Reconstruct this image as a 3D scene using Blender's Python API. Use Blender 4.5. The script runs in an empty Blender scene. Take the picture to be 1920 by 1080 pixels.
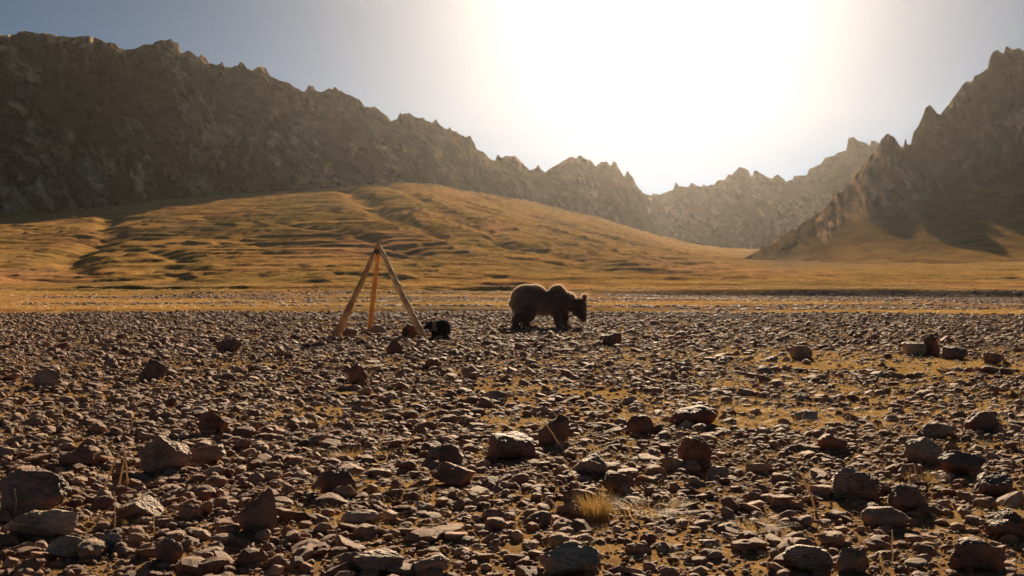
import bpy, math, random
import numpy as np
from mathutils import Vector, Matrix

# ------------------------------------------------------------------ camera, sky, sun, exposure
S = bpy.context.scene
F = 2059.0          # focal length in photo pixels (1920 wide)
CX, CY = 960.0, 540.0
CAM_H = 1.0
SUN_EL, SUN_AZ = math.radians(19.5), math.radians(7.3)     # azimuth: right of the view direction (+Y)

cam_d = bpy.data.cameras.new('camera')
cam_d.sensor_width = 36.0
cam_d.lens = 36.0 * F / 1920.0
cam_d.clip_start = 0.05
cam_d.clip_end = 6000.0
cam = bpy.data.objects.new('camera', cam_d)
cam.location = (0, 0, CAM_H)
cam.rotation_euler = (math.radians(90), 0, 0)
S.collection.objects.link(cam)
S.camera = cam

SUN_DIR = Vector((math.sin(SUN_AZ) * math.cos(SUN_EL), math.cos(SUN_AZ) * math.cos(SUN_EL), math.sin(SUN_EL)))
W = bpy.data.worlds.new('World')
S.world = W
W.use_nodes = True
wn, wl = W.node_tree.nodes, W.node_tree.links
wn.clear()
w_out = wn.new('ShaderNodeOutputWorld')
bg = wn.new('ShaderNodeBackground')
sky = wn.new('ShaderNodeTexSky')
sky.sky_type = 'NISHITA'
sky.sun_disc = False
sky.sun_elevation = SUN_EL
sky.sun_rotation = SUN_AZ
sky.altitude = 3500
sky.air_density = 0.28
sky.dust_density = 0.1
sky.ozone_density = 1.0
bg.inputs['Strength'].default_value = 0.05
wb = wn.new('ShaderNodeMix'); wb.data_type = 'RGBA'; wb.blend_type = 'MULTIPLY'; wb.inputs[0].default_value = 1.0
wb.inputs[7].default_value = (0.84, 0.97, 0.78, 1)      # the camera's warm white balance
wl.new(sky.outputs[0], wb.inputs[6]); wl.new(wb.outputs[2], bg.inputs['Color'])
# aureole: light scattered forward by dust around the sun
GLOW_A, GLOW_B = 0.30, 0.02
tc = wn.new('ShaderNodeTexCoord')
dot = wn.new('ShaderNodeVectorMath'); dot.operation = 'DOT_PRODUCT'
dot.inputs[1].default_value = SUN_DIR
wl.new(tc.outputs['Generated'], dot.inputs[0])
mx = wn.new('ShaderNodeMath'); mx.operation = 'MAXIMUM'; mx.inputs[1].default_value = 0.0
wl.new(dot.outputs['Value'], mx.inputs[0])
def w_pow(e, k):
    p = wn.new('ShaderNodeMath'); p.operation = 'POWER'; p.inputs[1].default_value = e
    wl.new(mx.outputs[0], p.inputs[0])
    m = wn.new('ShaderNodeMath'); m.operation = 'MULTIPLY'; m.inputs[1].default_value = k
    wl.new(p.outputs[0], m.inputs[0])
    return m
a1, a2 = w_pow(48, GLOW_A), w_pow(16, GLOW_B)
sm = wn.new('ShaderNodeMath'); sm.operation = 'ADD'
wl.new(a1.outputs[0], sm.inputs[0]); wl.new(a2.outputs[0], sm.inputs[1])
bg2 = wn.new('ShaderNodeBackground')
bg2.inputs['Color'].default_value = (1.0, 0.96, 0.88, 1)
wl.new(sm.outputs[0], bg2.inputs['Strength'])
addw = wn.new('ShaderNodeAddShader')
wl.new(bg.outputs[0], addw.inputs[0]); wl.new(bg2.outputs[0], addw.inputs[1])
wl.new(addw.outputs[0], w_out.inputs['Surface'])

sun_d = bpy.data.lights.new('sun', 'SUN')
sun_d.energy = 5.0
sun_d.angle = math.radians(0.53)
sun_d.color = (1.0, 0.77, 0.52)
sun = bpy.data.objects.new('sun', sun_d)
sun.rotation_euler = (-SUN_DIR).to_track_quat('-Z', 'Y').to_euler()
sun.location = (0, 0, 50)
S.collection.objects.link(sun)

S.view_settings.view_transform = 'Standard'
S.view_settings.look = 'None'
S.view_settings.exposure = 1.02
S.view_settings.gamma = 1.0
S.view_settings.use_curve_mapping = False
S.render.engine = 'CYCLES'
S.cycles.use_denoising = True
S.cycles.max_bounces = 5
S.cycles.diffuse_bounces = 3
S.cycles.glossy_bounces = 2
S.cycles.transmission_bounces = 3
S.cycles.volume_bounces = 0
S.cycles.transparent_max_bounces = 4

# ------------------------------------------------------------------ helpers
rng = np.random.default_rng(7)
random.seed(7)
COL = S.collection

def tag(o, label=None, cat=None, group=None, kind=None):
    if label: o['label'] = label
    if cat: o['category'] = cat
    if group: o['group'] = group
    if kind: o['kind'] = kind
    return o

def link(o, parent=None):
    COL.objects.link(o)
    if parent is not None: o.parent = parent
    return o

def empty(name, loc, rz=0.0):
    o = bpy.data.objects.new(name, None)
    o.location = loc
    o.rotation_euler = (0, 0, rz)
    o.empty_display_size = 0.1
    COL.objects.link(o)
    return o

def mesh_np(name, V, faces, smooth=True):
    """faces: (n,3) or (n,4) int array"""
    me = bpy.data.meshes.new(name)
    V = np.ascontiguousarray(V, dtype=np.float32)
    faces = np.ascontiguousarray(faces, dtype=np.int32)
    n, k = faces.shape
    me.vertices.add(len(V)); me.vertices.foreach_set('co', V.ravel())
    me.loops.add(n * k); me.loops.foreach_set('vertex_index', faces.ravel())
    me.polygons.add(n)
    me.polygons.foreach_set('loop_start', np.arange(0, n * k, k, dtype=np.int32))
    me.polygons.foreach_set('loop_total', np.full(n, k, dtype=np.int32))
    me.polygons.foreach_set('use_smooth', np.full(n, smooth, dtype=bool))
    me.update(calc_edges=True)
    return me

def add_attr(me, name, arr, typ='FLOAT'):
    a = me.attributes.new(name, typ, 'POINT')
    key = 'value' if typ in ('FLOAT', 'INT') else 'vector'
    a.data.foreach_set(key, np.ascontiguousarray(arr, dtype=np.int32 if typ == 'INT' else np.float32).ravel())

def grid_faces(nr, nc):
    i = np.arange((nr - 1) * (nc - 1))
    r, c = i // (nc - 1), i % (nc - 1)
    a = r * nc + c
    return np.stack([a, a + 1, a + nc + 1, a + nc], 1)

def _hash(ix, iy, iz, seed):
    h = (ix.astype(np.int64) * 374761393 + iy.astype(np.int64) * 668265263 + iz.astype(np.int64) * 2147483647 + seed * 974634777) & 0xFFFFFFFF
    h = ((h ^ (h >> 13)) * 1274126177) & 0xFFFFFFFF
    h = (h ^ (h >> 16)) & 0xFFFFFFFF
    h = (h * 2246822519) & 0xFFFFFFFF
    h ^= h >> 15
    return (h & 0xFFFFFF) / float(0xFFFFFF)

def vn(x, y, z=None, seed=0):
    """value noise -1..1"""
    x = np.asarray(x, float); y = np.asarray(y, float)
    three = z is not None
    z = np.zeros_like(x) if z is None else np.asarray(z, float)
    fx, fy, fz = np.floor(x), np.floor(y), np.floor(z)
    tx, ty, tz = x - fx, y - fy, z - fz
    tx = tx * tx * tx * (tx * (tx * 6 - 15) + 10); ty = ty * ty * ty * (ty * (ty * 6 - 15) + 10); tz = tz * tz * tz * (tz * (tz * 6 - 15) + 10)
    ix, iy, iz = fx.astype(np.int64), fy.astype(np.int64), fz.astype(np.int64)
    def lay(kz):
        a = _hash(ix, iy, iz + kz, seed); b = _hash(ix + 1, iy, iz + kz, seed)
        c = _hash(ix, iy + 1, iz + kz, seed); d = _hash(ix + 1, iy + 1, iz + kz, seed)
        return (a + (b - a) * tx) * (1 - ty) + (c + (d - c) * tx) * ty
    r = lay(0)
    if three: r = r * (1 - tz) + lay(1) * tz
    return r * 2 - 1

def fbm(x, y, z=None, o=4, seed=0, g=0.5, rot=0.6):
    s, a, t = 0.0, 1.0, 0.0
    c, n = math.cos(rot), math.sin(rot)
    for k in range(o):
        s = s + a * vn(x, y, z, seed + k * 17); t += a
        x, y = (c * x - n * y) * 2.03 + 5.1, (n * x + c * y) * 2.03 - 3.7
        if z is not None: z = z * 2.03 + 1.3
        a *= g
    return s / t

def ridged(x, y, z=None, o=4, seed=0, g=0.5):
    s, a, t = 0.0, 1.0, 0.0
    for k in range(o):
        s = s + a * (1 - np.abs(vn(x, y, z, seed + k * 13)) * 2.0); t += a
        x, y = x * 2.1 + 3.3, y * 2.1 - 1.7
        if z is not None: z = z * 2.1 + 0.9
        a *= g
    return s / t

def worley(x, y, seed=0):
    ix, iy = np.floor(x).astype(np.int64), np.floor(y).astype(np.int64)
    best = np.full(x.shape, 9.0); bid = np.zeros(x.shape); f2 = np.full(x.shape, 9.0)
    zz = np.zeros_like(ix)
    for dx in (-1, 0, 1):
        for dy in (-1, 0, 1):
            cx, cy = ix + dx, iy + dy
            px = cx + _hash(cx, cy, zz, seed); py = cy + _hash(cx, cy, zz, seed + 1)
            d = np.hypot(x - px, y - py)
            f2 = np.minimum(f2, np.maximum(best, d))
            m = d < best
            best = np.where(m, d, best); bid = np.where(m, _hash(cx, cy, zz, seed + 2), bid)
    return best, f2, bid

def sst(a, b, x):
    t = np.clip((x - a) / (b - a), 0, 1)
    return t * t * (3 - 2 * t)

# ------------------------------------------------------------------ materials
def new_mat(name):
    m = bpy.data.materials.new(name); m.use_nodes = True
    nt = m.node_tree
    nt.nodes.clear()
    out = nt.nodes.new('ShaderNodeOutputMaterial')
    b = nt.nodes.new('ShaderNodeBsdfPrincipled')
    nt.links.new(b.outputs[0], out.inputs['Surface'])
    return m, nt, b, out

def nz(nt, scale, detail=4, rough=0.55, coord=None, dist=0.0):
    n = nt.nodes.new('ShaderNodeTexNoise')
    n.inputs['Scale'].default_value = scale; n.inputs['Detail'].default_value = detail
    n.inputs['Roughness'].default_value = rough; n.inputs['Distortion'].default_value = dist
    if coord is not None: nt.links.new(coord, n.inputs['Vector'])
    return n

def ramp(nt, src, stops):
    r = nt.nodes.new('ShaderNodeValToRGB')
    e = r.color_ramp.elements
    while len(e) < len(stops): e.new(0.5)
    for q, (p, c) in zip(e, stops):
        q.position = p; q.color = (*c, 1) if len(c) == 3 else c
    nt.links.new(src, r.inputs[0])
    return r

def mixc(nt, f, a, b, mode='MIX'):
    m = nt.nodes.new('ShaderNodeMix'); m.data_type = 'RGBA'; m.blend_type = mode
    def put(s, v):
        if hasattr(v, 'links') or isinstance(v, bpy.types.NodeSocket): nt.links.new(v, s)
        elif isinstance(v, (int, float)): s.default_value = v
        else: s.default_value = (*v, 1)
    put(m.inputs[0], f); put(m.inputs[6], a); put(m.inputs[7], b)
    return m.outputs[2]

def bump(nt, bsdf, src, strength, dist):
    b = nt.nodes.new('ShaderNodeBump')
    b.inputs['Strength'].default_value = strength; b.inputs['Distance'].default_value = dist
    nt.links.new(src, b.inputs['Height']); nt.links.new(b.outputs[0], bsdf.inputs['Normal'])
    return b

def geo_pos(nt):
    return nt.nodes.new('ShaderNodeNewGeometry').outputs['Position']

def attr(nt, name):
    a = nt.nodes.new('ShaderNodeAttribute'); a.attribute_name = name
    return a

def mat_stone(name, palette, seedshift=0.0, sat=1.0):
    m, nt, b, out = new_mat(name)
    oi = nt.nodes.new('ShaderNodeObjectInfo')
    tcn = nt.nodes.new('ShaderNodeTexCoord')
    base = ramp(nt, oi.outputs['Random'], palette)
    base.color_ramp.interpolation = 'LINEAR'
    cmb = nt.nodes.new('ShaderNodeVectorMath'); cmb.operation = 'ADD'
    sc = nt.nodes.new('ShaderNodeMath'); sc.operation = 'MULTIPLY'; sc.inputs[1].default_value = 31.7
    nt.links.new(oi.outputs['Random'], sc.inputs[0])
    nt.links.new(tcn.outputs['Object'], cmb.inputs[0]); nt.links.new(sc.outputs[0], cmb.inputs[1])
    n1 = nz(nt, 2.2, 5, 0.65, cmb.outputs[0])
    n2 = nz(nt, 9.0, 4, 0.7, cmb.outputs[0])
    v1 = ramp(nt, n1.outputs['Fac'], [(0.3, (0.55, 0.50, 0.46)), (0.55, (1, 1, 1)), (0.75, (1.35, 1.30, 1.22))])
    c1 = mixc(nt, 1.0, base.outputs[0], v1.outputs[0], 'MULTIPLY')
    v2 = ramp(nt, n2.outputs['Fac'], [(0.35, (0.7, 0.68, 0.66)), (0.6, (1.08, 1.08, 1.06))])
    c2 = mixc(nt, 1.0, c1, v2.outputs[0], 'MULTIPLY')
    c2 = mixc(nt, 1.0, c2, (1.10, 1.02, 0.96), 'MULTIPLY')
    nt.links.new(c2, b.inputs['Base Color'])
    b.inputs['Roughness'].default_value = 0.72
    b.inputs['Specular IOR Level'].default_value = 0.18
    bump(nt, b, n2.outputs['Fac'], 0.55, 0.12)
    return m

PAL = [(0.0, (0.20, 0.105, 0.068)), (0.18, (0.33, 0.195, 0.13)), (0.38, (0.42, 0.26, 0.175)), (0.52, (0.26, 0.14, 0.088)),
       (0.66, (0.52, 0.345, 0.235)), (0.78, (0.31, 0.225, 0.175)), (0.9, (0.62, 0.44, 0.32)), (1.0, (0.38, 0.17, 0.09))]
M_STONE = mat_stone('stone_mixed', PAL)
M_DARK = mat_stone('stone_dark_brown', [(0.0, (0.15, 0.09, 0.065)), (0.5, (0.22, 0.135, 0.10)), (1.0, (0.18, 0.12, 0.095))])
M_RED = mat_stone('stone_rust_brown', [(0.0, (0.21, 0.095, 0.06)), (1.0, (0.26, 0.13, 0.085))])
M_PALE = mat_stone('stone_pale_buff', [(0.0, (0.30, 0.235, 0.175)), (1.0, (0.36, 0.29, 0.22))])
M_GREY = mat_stone('stone_grey', [(0.0, (0.26, 0.185, 0.135)), (1.0, (0.34, 0.245, 0.185))])
M_BROWNBLACK = mat_stone('stone_dark_umber', [(0.0, (0.075, 0.05, 0.04)), (1.0, (0.09, 0.06, 0.048))])
M_BLUE = mat_stone('stone_blue_grey', [(0.0, (0.17, 0.19, 0.19)), (1.0, (0.20, 0.22, 0.22))])

# soil of the gravel terrace
def mat_soil():
    m, nt, b, out = new_mat('gravel_soil')
    p = geo_pos(nt)
    n0 = nz(nt, 0.35, 4, 0.6, p); n1 = nz(nt, 7, 5, 0.7, p); n2 = nz(nt, 60, 4, 0.7, p)
    c0 = ramp(nt, n0.outputs['Fac'], [(0.35, (0.24, 0.155, 0.09)), (0.65, (0.46, 0.30, 0.14))])
    c1 = ramp(nt, n1.outputs['Fac'], [(0.3, (0.6, 0.56, 0.52)), (0.7, (1.25, 1.2, 1.12))])
    c = mixc(nt, 1.0, c0.outputs[0], c1.outputs[0], 'MULTIPLY')
    c2 = ramp(nt, n2.outputs['Fac'], [(0.35, (0.65, 0.63, 0.6)), (0.65, (1.2, 1.2, 1.2))])
    c = mixc(nt, 1.0, c, c2.outputs[0], 'MULTIPLY')
    g = attr(nt, 'grassy')
    cg = mixc(nt, g.outputs['Fac'], c, (0.38, 0.235, 0.08))
    nt.links.new(cg, b.inputs['Base Color'])
    b.inputs['Roughness'].default_value = 0.95
    b.inputs['Specular IOR Level'].default_value = 0.0
    bump(nt, b, n2.outputs['Fac'], 0.6, 0.02)
    return m
M_SOIL = mat_soil()

# meadow and hillside grass; attribute bare = gravel bed / scree, rocky = stone outcrop
def mat_turf():
    m, nt, b, out = new_mat('dry_turf')
    p = geo_pos(nt)
    mp = nt.nodes.new('ShaderNodeMapping'); mp.inputs['Scale'].default_value = (1.0, 0.35, 1.6)
    nt.links.new(p, mp.inputs[0])
    n0 = nz(nt, 0.022, 4, 0.6, mp.outputs[0]); n1 = nz(nt, 0.22, 5, 0.65, mp.outputs[0]); n2 = nz(nt, 1.6, 4, 0.7, mp.outputs[0])
    c0 = ramp(nt, n0.outputs['Fac'], [(0.34, (0.34, 0.245, 0.10)), (0.5, (0.50, 0.30, 0.105)), (0.66, (0.55, 0.30, 0.14))])
    c1 = ramp(nt, n1.outputs['Fac'], [(0.3, (0.62, 0.60, 0.58)), (0.6, (1.1, 1.08, 1.05))])
    c = mixc(nt, 1.0, c0.outputs[0], c1.outputs[0], 'MULTIPLY')
    c2 = ramp(nt, n2.outputs['Fac'], [(0.35, (0.62, 0.60, 0.58)), (0.65, (1.08, 1.06, 1.03))])
    c = mixc(nt, 1.0, c, c2.outputs[0], 'MULTIPLY')
    stone = ramp(nt, n2.outputs['Fac'], [(0.35, (0.10, 0.07, 0.058)), (0.65, (0.25, 0.185, 0.155))])
    bare = attr(nt, 'bare')
    cg = mixc(nt, bare.outputs['Fac'], c, stone.outputs[0])
    nt.links.new(cg, b.inputs['Base Color'])
    b.inputs['Roughness'].default_value = 0.9
    b.inputs['Specular IOR Level'].default_value = 0.0
    bump(nt, b, n2.outputs['Fac'], 0.5, 0.25)
    return m
M_TURF = mat_turf()

def mat_rock():
    m, nt, b, out = new_mat('mountain_rock')
    p = geo_pos(nt)
    mp = nt.nodes.new('ShaderNodeMapping'); mp.inputs['Scale'].default_value = (1, 1, 0.45)
    nt.links.new(p, mp.inputs[0])
    n0 = nz(nt, 0.012, 4, 0.6, p); n1 = nz(nt, 0.07, 6, 0.7, mp.outputs[0], 0.0); n2 = nz(nt, 0.45, 4, 0.7, mp.outputs[0])
    c0 = ramp(nt, n0.outputs['Fac'], [(0.35, (0.23, 0.165, 0.115)), (0.6, (0.33, 0.24, 0.17))])
    c1 = ramp(nt, n1.outputs['Fac'], [(0.3, (0.55, 0.53, 0.50)), (0.65, (1.25, 1.22, 1.18))])
    c = mixc(nt, 1.0, c0.outputs[0], c1.outputs[0], 'MULTIPLY')
    turf_and_shade = attr(nt, 'turf_and_shade')  # turf cover, plus shade painted into the hollows
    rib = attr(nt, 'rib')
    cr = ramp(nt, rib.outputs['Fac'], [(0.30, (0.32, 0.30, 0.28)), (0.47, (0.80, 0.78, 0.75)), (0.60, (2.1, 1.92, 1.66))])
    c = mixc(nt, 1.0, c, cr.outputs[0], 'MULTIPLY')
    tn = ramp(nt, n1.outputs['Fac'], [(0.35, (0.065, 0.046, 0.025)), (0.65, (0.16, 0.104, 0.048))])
    c = mixc(nt, turf_and_shade.outputs['Fac'], c, tn.outputs[0])
    low = attr(nt, 'lowgrass')
    lg = ramp(nt, n1.outputs['Fac'], [(0.35, (0.13, 0.08, 0.035)), (0.6, (0.31, 0.19, 0.072))])
    c = mixc(nt, low.outputs['Fac'], c, lg.outputs[0])
    nt.links.new(c, b.inputs['Base Color'])
    b.inputs['Roughness'].default_value = 0.9
    b.inputs['Specular IOR Level'].default_value = 0.0
    bump(nt, b, n2.outputs['Fac'], 0.8, 1.6)
    return m
M_ROCK = mat_rock()

# ------------------------------------------------------------------ terrain height field
PX = np.array([-900, -300, 0, 150, 300, 600, 780, 950, 1100, 1300, 1430, 1600, 1800, 1920, 2300, 2900], float)
TAB = {   # depth: apparent height (photo pixels) of the land surface at PX
    60:  [588]*16,
    80:  [574]*16,
    110: [563,563,563,563,563,563,563,563,563,563,563,564,565,566,566,566],
    150: [548,549,550,550,549,548,548,550,555,557,557,558,560,562,562,562],
    157: [546,547,548,548,546,545,545,548,553,556,556,557,558,560,560,560],
    161: [544,545,546,546,544,543,543,546,549,542,541,541,542,545,545,545],
    200: [530,533,537,537,532,530,530,535,537,536,535,535,537,540,540,540],
    290: [480,490,500,505,492,490,486,497,508,519,520,521,523,524,520,510],
    430: [430,440,452,455,440,432,424,446,470,500,501,499,497,494,485,470],
    620: [390,400,416,410,392,374,362,398,434,484,485,488,486,482,470,450],
    850: [370,380,402,392,374,352,338,376,410,474,474,478,476,470,460,440],
    1050: [370,380,400,390,372,350,336,368,400,468,469,474,470,460,450,430],
    1350:[370,380,400,390,372,350,336,364,396,464,466,470,470,460,440,420],
    2300:[370,380,400,390,372,350,336,364,396,464,466,470,470,460,440,420],
}
TD = np.array(sorted(TAB)); TZ = np.array([[CAM_H + (CY - y) / F * d for y in TAB[d]] for d in sorted(TAB)])
GX = np.arange(-900, 2901, 20.0); GD = np.exp(np.linspace(math.log(60), math.log(2300), 420))
_a = np.stack([np.interp(GX, PX, r) for r in TZ])
_b = np.stack([np.interp(GD, TD, _a[:, j]) for j in range(len(GX))], 1)
def gsm(a, sig, axis):
    k = np.arange(-int(3 * sig), int(3 * sig) + 1); w = np.exp(-k * k / (2 * sig * sig)); w /= w.sum()
    pad = [(0, 0), (0, 0)]; pad[axis] = (len(k) // 2, len(k) // 2)
    ap = np.pad(a, pad, mode='edge')
    return sum(w[i] * np.take(ap, np.arange(i, i + a.shape[axis]), axis) for i in range(len(k)))
_b = gsm(_b, 3.0, 1)
_s = gsm(_b, 9.0, 0)
_m = sst(175, 230, GD)[:, None]
GZ = _b * (1 - _m) + _s * _m

def table_z(X, Y):
    xp = np.clip(CX + F * X / np.maximum(Y, 1), -900, 2899.9)
    wob = 7 * fbm(X / 22, Y / 60, o=3, seed=91) * sst(120, 150, Y) * (1 - sst(175, 230, Y))
    d = np.clip(Y + wob, 60.0, 2299)
    fi = (np.log(d) - math.log(60)) / (math.log(2300) - math.log(60)) * (len(GD) - 1)
    fj = (xp + 900) / 20.0
    i = np.clip(np.floor(fi).astype(int), 0, len(GD) - 2); j = np.clip(np.floor(fj).astype(int), 0, len(GX) - 2)
    ti, tj = fi - i, fj - j
    return (GZ[i, j] * (1 - ti) + GZ[i + 1, j] * ti) * (1 - tj) + (GZ[i, j + 1] * (1 - ti) + GZ[i + 1, j + 1] * ti) * tj

def edge_y(X):
    return 44.8 + 6.0 * fbm(X / 17, X * 0 + 3.3, o=4, seed=5, g=0.6)

BANKS = None
def land(X, Y, want=False):
    X = np.asarray(X, float); Y = np.asarray(Y, float)
    near = 0.045 * fbm(X / 2.6, Y / 2.6, o=3, seed=11) + 0.012 * fbm(X / 0.35, Y / 0.35, o=3, seed=12)
    t = sst(0.0, 2.2, Y - edge_y(X))
    low = -0.42 + 0.05 * fbm(X / 5, Y / 5, o=3, seed=21)
    z = near * (1 - t) + low * t
    xp0 = CX + F * X / np.maximum(Y, 1)
    z = z + 0.26 * sst(59.5, 60.8, Y + 2.5 * fbm(X / 14, X * 0 + 8, o=3, seed=23)) * (1 - sst(1150, 1350, xp0))
    far = table_z(X, Y)
    q = sst(64, 92, Y)
    hill = sst(170, 230, Y)
    xp = CX + F * X / np.maximum(Y, 1)
    # rolling relief, gullies that run down the flank, and sheep tracks (small steps along the contour)
    far = far + (0.16 * fbm(X / 16, Y / 7, o=4, seed=31) + 0.10 * ridged(X / 30, Y / 5, o=3, seed=33)) * (1 - hill)
    far = far + hill * (0.25 + sst(230, 520, Y) * 1.8) * (0.5 * fbm(X / 60, Y / 110, o=5, seed=32, g=0.42))
    cq, sq = 0.888, 0.459
    q1 = X * cq + Y * sq; p1 = -X * sq + Y * cq
    gul = ridged(q1 / 34 + 0.4 * fbm(X / 60, Y / 60, o=2, seed=44), p1 / 260, o=4, seed=41)
    gm = hill * sst(520, 820, xp) * (1 - sst(1350, 1500, xp))
    far = far + gm * 1.7 * (gul - 0.5) + hill * 0.16 * fbm(X / 4.5, Y / 9, o=3, seed=34, g=0.7)
    g2 = ridged(X / 46 + 0.5 * fbm(X / 60, Y / 60, o=2, seed=46), Y / 300, o=3, seed=45)
    far = far + hill * (1 - sst(520, 820, xp)) * 1.0 * (g2 - 0.5)
    def steps(zv, per, wob, wl, seed, lo, hi, k):
        s = (zv + wob * fbm(X / (wl * 2.2), Y / (wl * 1.2), o=4, seed=seed)) / per
        fr = s - np.floor(s)
        st = sst(0.0, 0.16, fr) - fr
        mk = sst(lo, hi, fbm(X / (wl * 1.7), Y / (wl * 0.7), o=3, seed=seed + 3))
        return per * k * st * mk
    hm = hill * (1 - 0.7 * sst(1250, 1420, xp)) * sst(-0.2, 0.3, 1 - 0 * X)
    base = far
    far = far + hm * (0.45 + 0.55 * sst(230, 450, Y)) * (steps(base, 1.5, 1.7, 20, 51, -0.22, 0.02, 0.85) + steps(base, 3.1, 3.0, 60, 55, -0.02, 0.25, 0.28))
    m2 = sst(95, 150, Y) * (1 - sst(320, 430, Y)) * (1 - sst(1080, 1300, xp) * (1 - sst(175, 200, Y)))
    far = far + m2 * (steps(base, 0.42, 0.55, 11, 151, -0.12, 0.12, 0.75) + steps(base, 1.0, 1.1, 26, 155, -0.02, 0.2, 0.5))
    if BANKS is not None:
        hk = hill > 0
        if hk.any():
            xx, yy = X[hk], Y[hk]
            xx = xx + 2.5 * fbm(xx / 12, yy / 20, o=3, seed=161); yy = yy + 5 * fbm(xx / 14, yy / 25, o=3, seed=162)
            add = np.zeros_like(xx)
            for pts, wd, dp in BANKS:
                bd = np.full(xx.shape, 1e9)
                for (x0, y0), (x1, y1) in zip(pts[:-1], pts[1:]):
                    vx, vy = x1 - x0, y1 - y0
                    t_ = np.clip(((xx - x0) * vx + (yy - y0) * vy) / (vx * vx + vy * vy), 0, 1)
                    bd = np.minimum(bd, np.hypot(xx - x0 - t_ * vx, yy - y0 - t_ * vy))
                add -= dp * np.exp(-(bd / wd) ** 2)
            far = far.copy(); far[hk] += add
    z = z * (1 - q) + far * q
    if want:
        bed = np.clip(sst(1060, 1200, xp) * sst(120, 135, Y) * (1 - sst(158, 163, Y)) + sst(1650, 1850, xp + 60 * fbm(X / 10, Y / 20, o=3, seed=77)) * sst(80, 100, Y) * (1 - sst(160, 166, Y)), 0, 1)
        bed = np.maximum(bed, (1 - sst(1.5, 4.0, Y - edge_y(X))) * 0.9)
        streak = sst(-0.02, 0.25, fbm(X / 34, Y / 9, o=4, seed=78)) * sst(48, 60, Y) * (1 - hill) * (0.65 + 0.3 * (1 - sst(62, 85, Y)))
        scree = sst(0.72, 0.92, gul) * gm * 0.55
        patch = sst(0.22, 0.5, fbm(X / 30, Y / 45, o=5, seed=79)) * hill * 0.3
        apron = sst(1380, 1480, xp) * sst(330, 560, Y + 120 * fbm((X + 0.35 * Y) / 16, Y / 190, o=4, seed=80)) * 0.85
        bare = np.clip(np.maximum.reduce([bed, streak, scree, patch, apron]), 0, 1)
        return z, bare
    return z

def far_point(px, py):
    dd = np.exp(np.linspace(math.log(175), math.log(1000), 500))
    zz = table_z((px - CX) / F * dd, dd)
    yy = CY - (zz - CAM_H) / dd * F
    i = int(np.argmax(yy < py))
    return ((px - CX) / F * dd[i], dd[i])
# erosion banks and gullies seen on the slope: (points, width m, depth m)
BANKS = [([far_point(*p) for p in pts], w, d) for pts, w, d in [
    ([(135, 500), (150, 508), (240, 511), (290, 498), (330, 492), (390, 502), (450, 506), (560, 499)], 3.2, 1.3),
    ([(140, 478), (200, 484), (240, 474), (290, 470), (340, 484), (400, 484)], 3.2, 1.3),
    ([(215, 400), (190, 425), (215, 445), (160, 462), (120, 478), (140, 500)], 6, 2.2),
    ([(650, 356), (690, 378), (735, 408)], 7, 3.2), ([(735, 408), (790, 428), (870, 464)], 4.5, 2.0),
    ([(840, 350), (960, 388), (1080, 425), (1180, 455)], 7, 2.6), ([(880, 385), (980, 415), (1110, 452)], 6, 2.0),
    ([(700, 345), (800, 380), (900, 425), (960, 470)], 5, 1.6), ([(520, 420), (600, 430), (700, 452), (780, 478)], 3.5, 1.3),
    ([(960, 488), (1040, 492), (1120, 500)], 4, 1.6), ([(420, 455), (520, 462), (600, 458)], 3, 1.1),
    ([(60, 520), (160, 526), (300, 520), (420, 526)], 3, 1.0), ([(560, 520), (700, 528), (860, 520), (960, 526)], 3, 0.9)]]

def land1(x, y): return float(land(np.array([x]), np.array([y]))[0])

def grassiness(X, Y):
    a = np.exp(-((Y - 11.5) / 3.8) ** 2) * sst(-3.0, 1.5, X)
    b = 0.6 * np.exp(-((Y - 15) / 5) ** 2) * sst(1.0, 4.0, X)
    n = fbm(X / 1.3, Y / 1.6, o=3, seed=101)
    return np.clip((a + b) * sst(-0.35, 0.25, n) + sst(0.28, 0.5, fbm(X / 0.8, Y / 0.8, o=3, seed=103)) * 0.7, 0, 1)

u = np.linspace(-0.80, 0.80, 900)
d_rows = np.concatenate([np.linspace(-6, 2.4, 22), np.exp(np.linspace(math.log(2.8), math.log(36.8), 205)),
                         np.linspace(37.1, 50.6, 52), np.exp(np.linspace(math.log(51), math.log(150), 70)),
                         np.linspace(151, 172, 34), np.exp(np.linspace(math.log(173.5), math.log(900), 350)),
                         np.exp(np.linspace(math.log(920), math.log(2200), 45))])
Yg = np.repeat(d_rows[:, None], len(u), 1)
scale = np.where(Yg > 0, np.sqrt(Yg ** 2 + 36), 6.0)
Xg = u[None, :] * scale
Zg, Bg = land(Xg, Yg, True)
Gg = grassiness(Xg, Yg)
def slab(name, lo, hi, mat, attrs):
    r0 = int(np.searchsorted(d_rows, lo)); r1 = int(np.searchsorted(d_rows, hi))
    V = np.stack([Xg[r0:r1 + 1], Yg[r0:r1 + 1], Zg[r0:r1 + 1]], -1).reshape(-1, 3)
    nr = min(r1 + 1, len(d_rows)) - r0
    me = mesh_np(name, V, grid_faces(nr, len(u)))
    for an, A in attrs: add_attr(me, an, A[r0:r1 + 1].ravel())
    me.materials.append(mat)
    o = bpy.data.objects.new(name, me)
    return tag(link(o), kind='structure')
ground = slab('ground', -10, 51.0, M_SOIL, [('grassy', Gg)])
meadow = slab('meadow', 51.0, 172.5, M_TURF, [('bare', Bg)])
hillside = slab('hillside', 172.5, 1e9, M_TURF, [('bare', Bg)])
tag(ground, 'stony gravel terrace littered with broken brown rocks')
tag(meadow, 'flat dry ochre meadow with a dark gravel stream bed beyond the terrace')
tag(hillside, 'sunlit orange grassy slope ribbed with sheep tracks under the crags')

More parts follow.
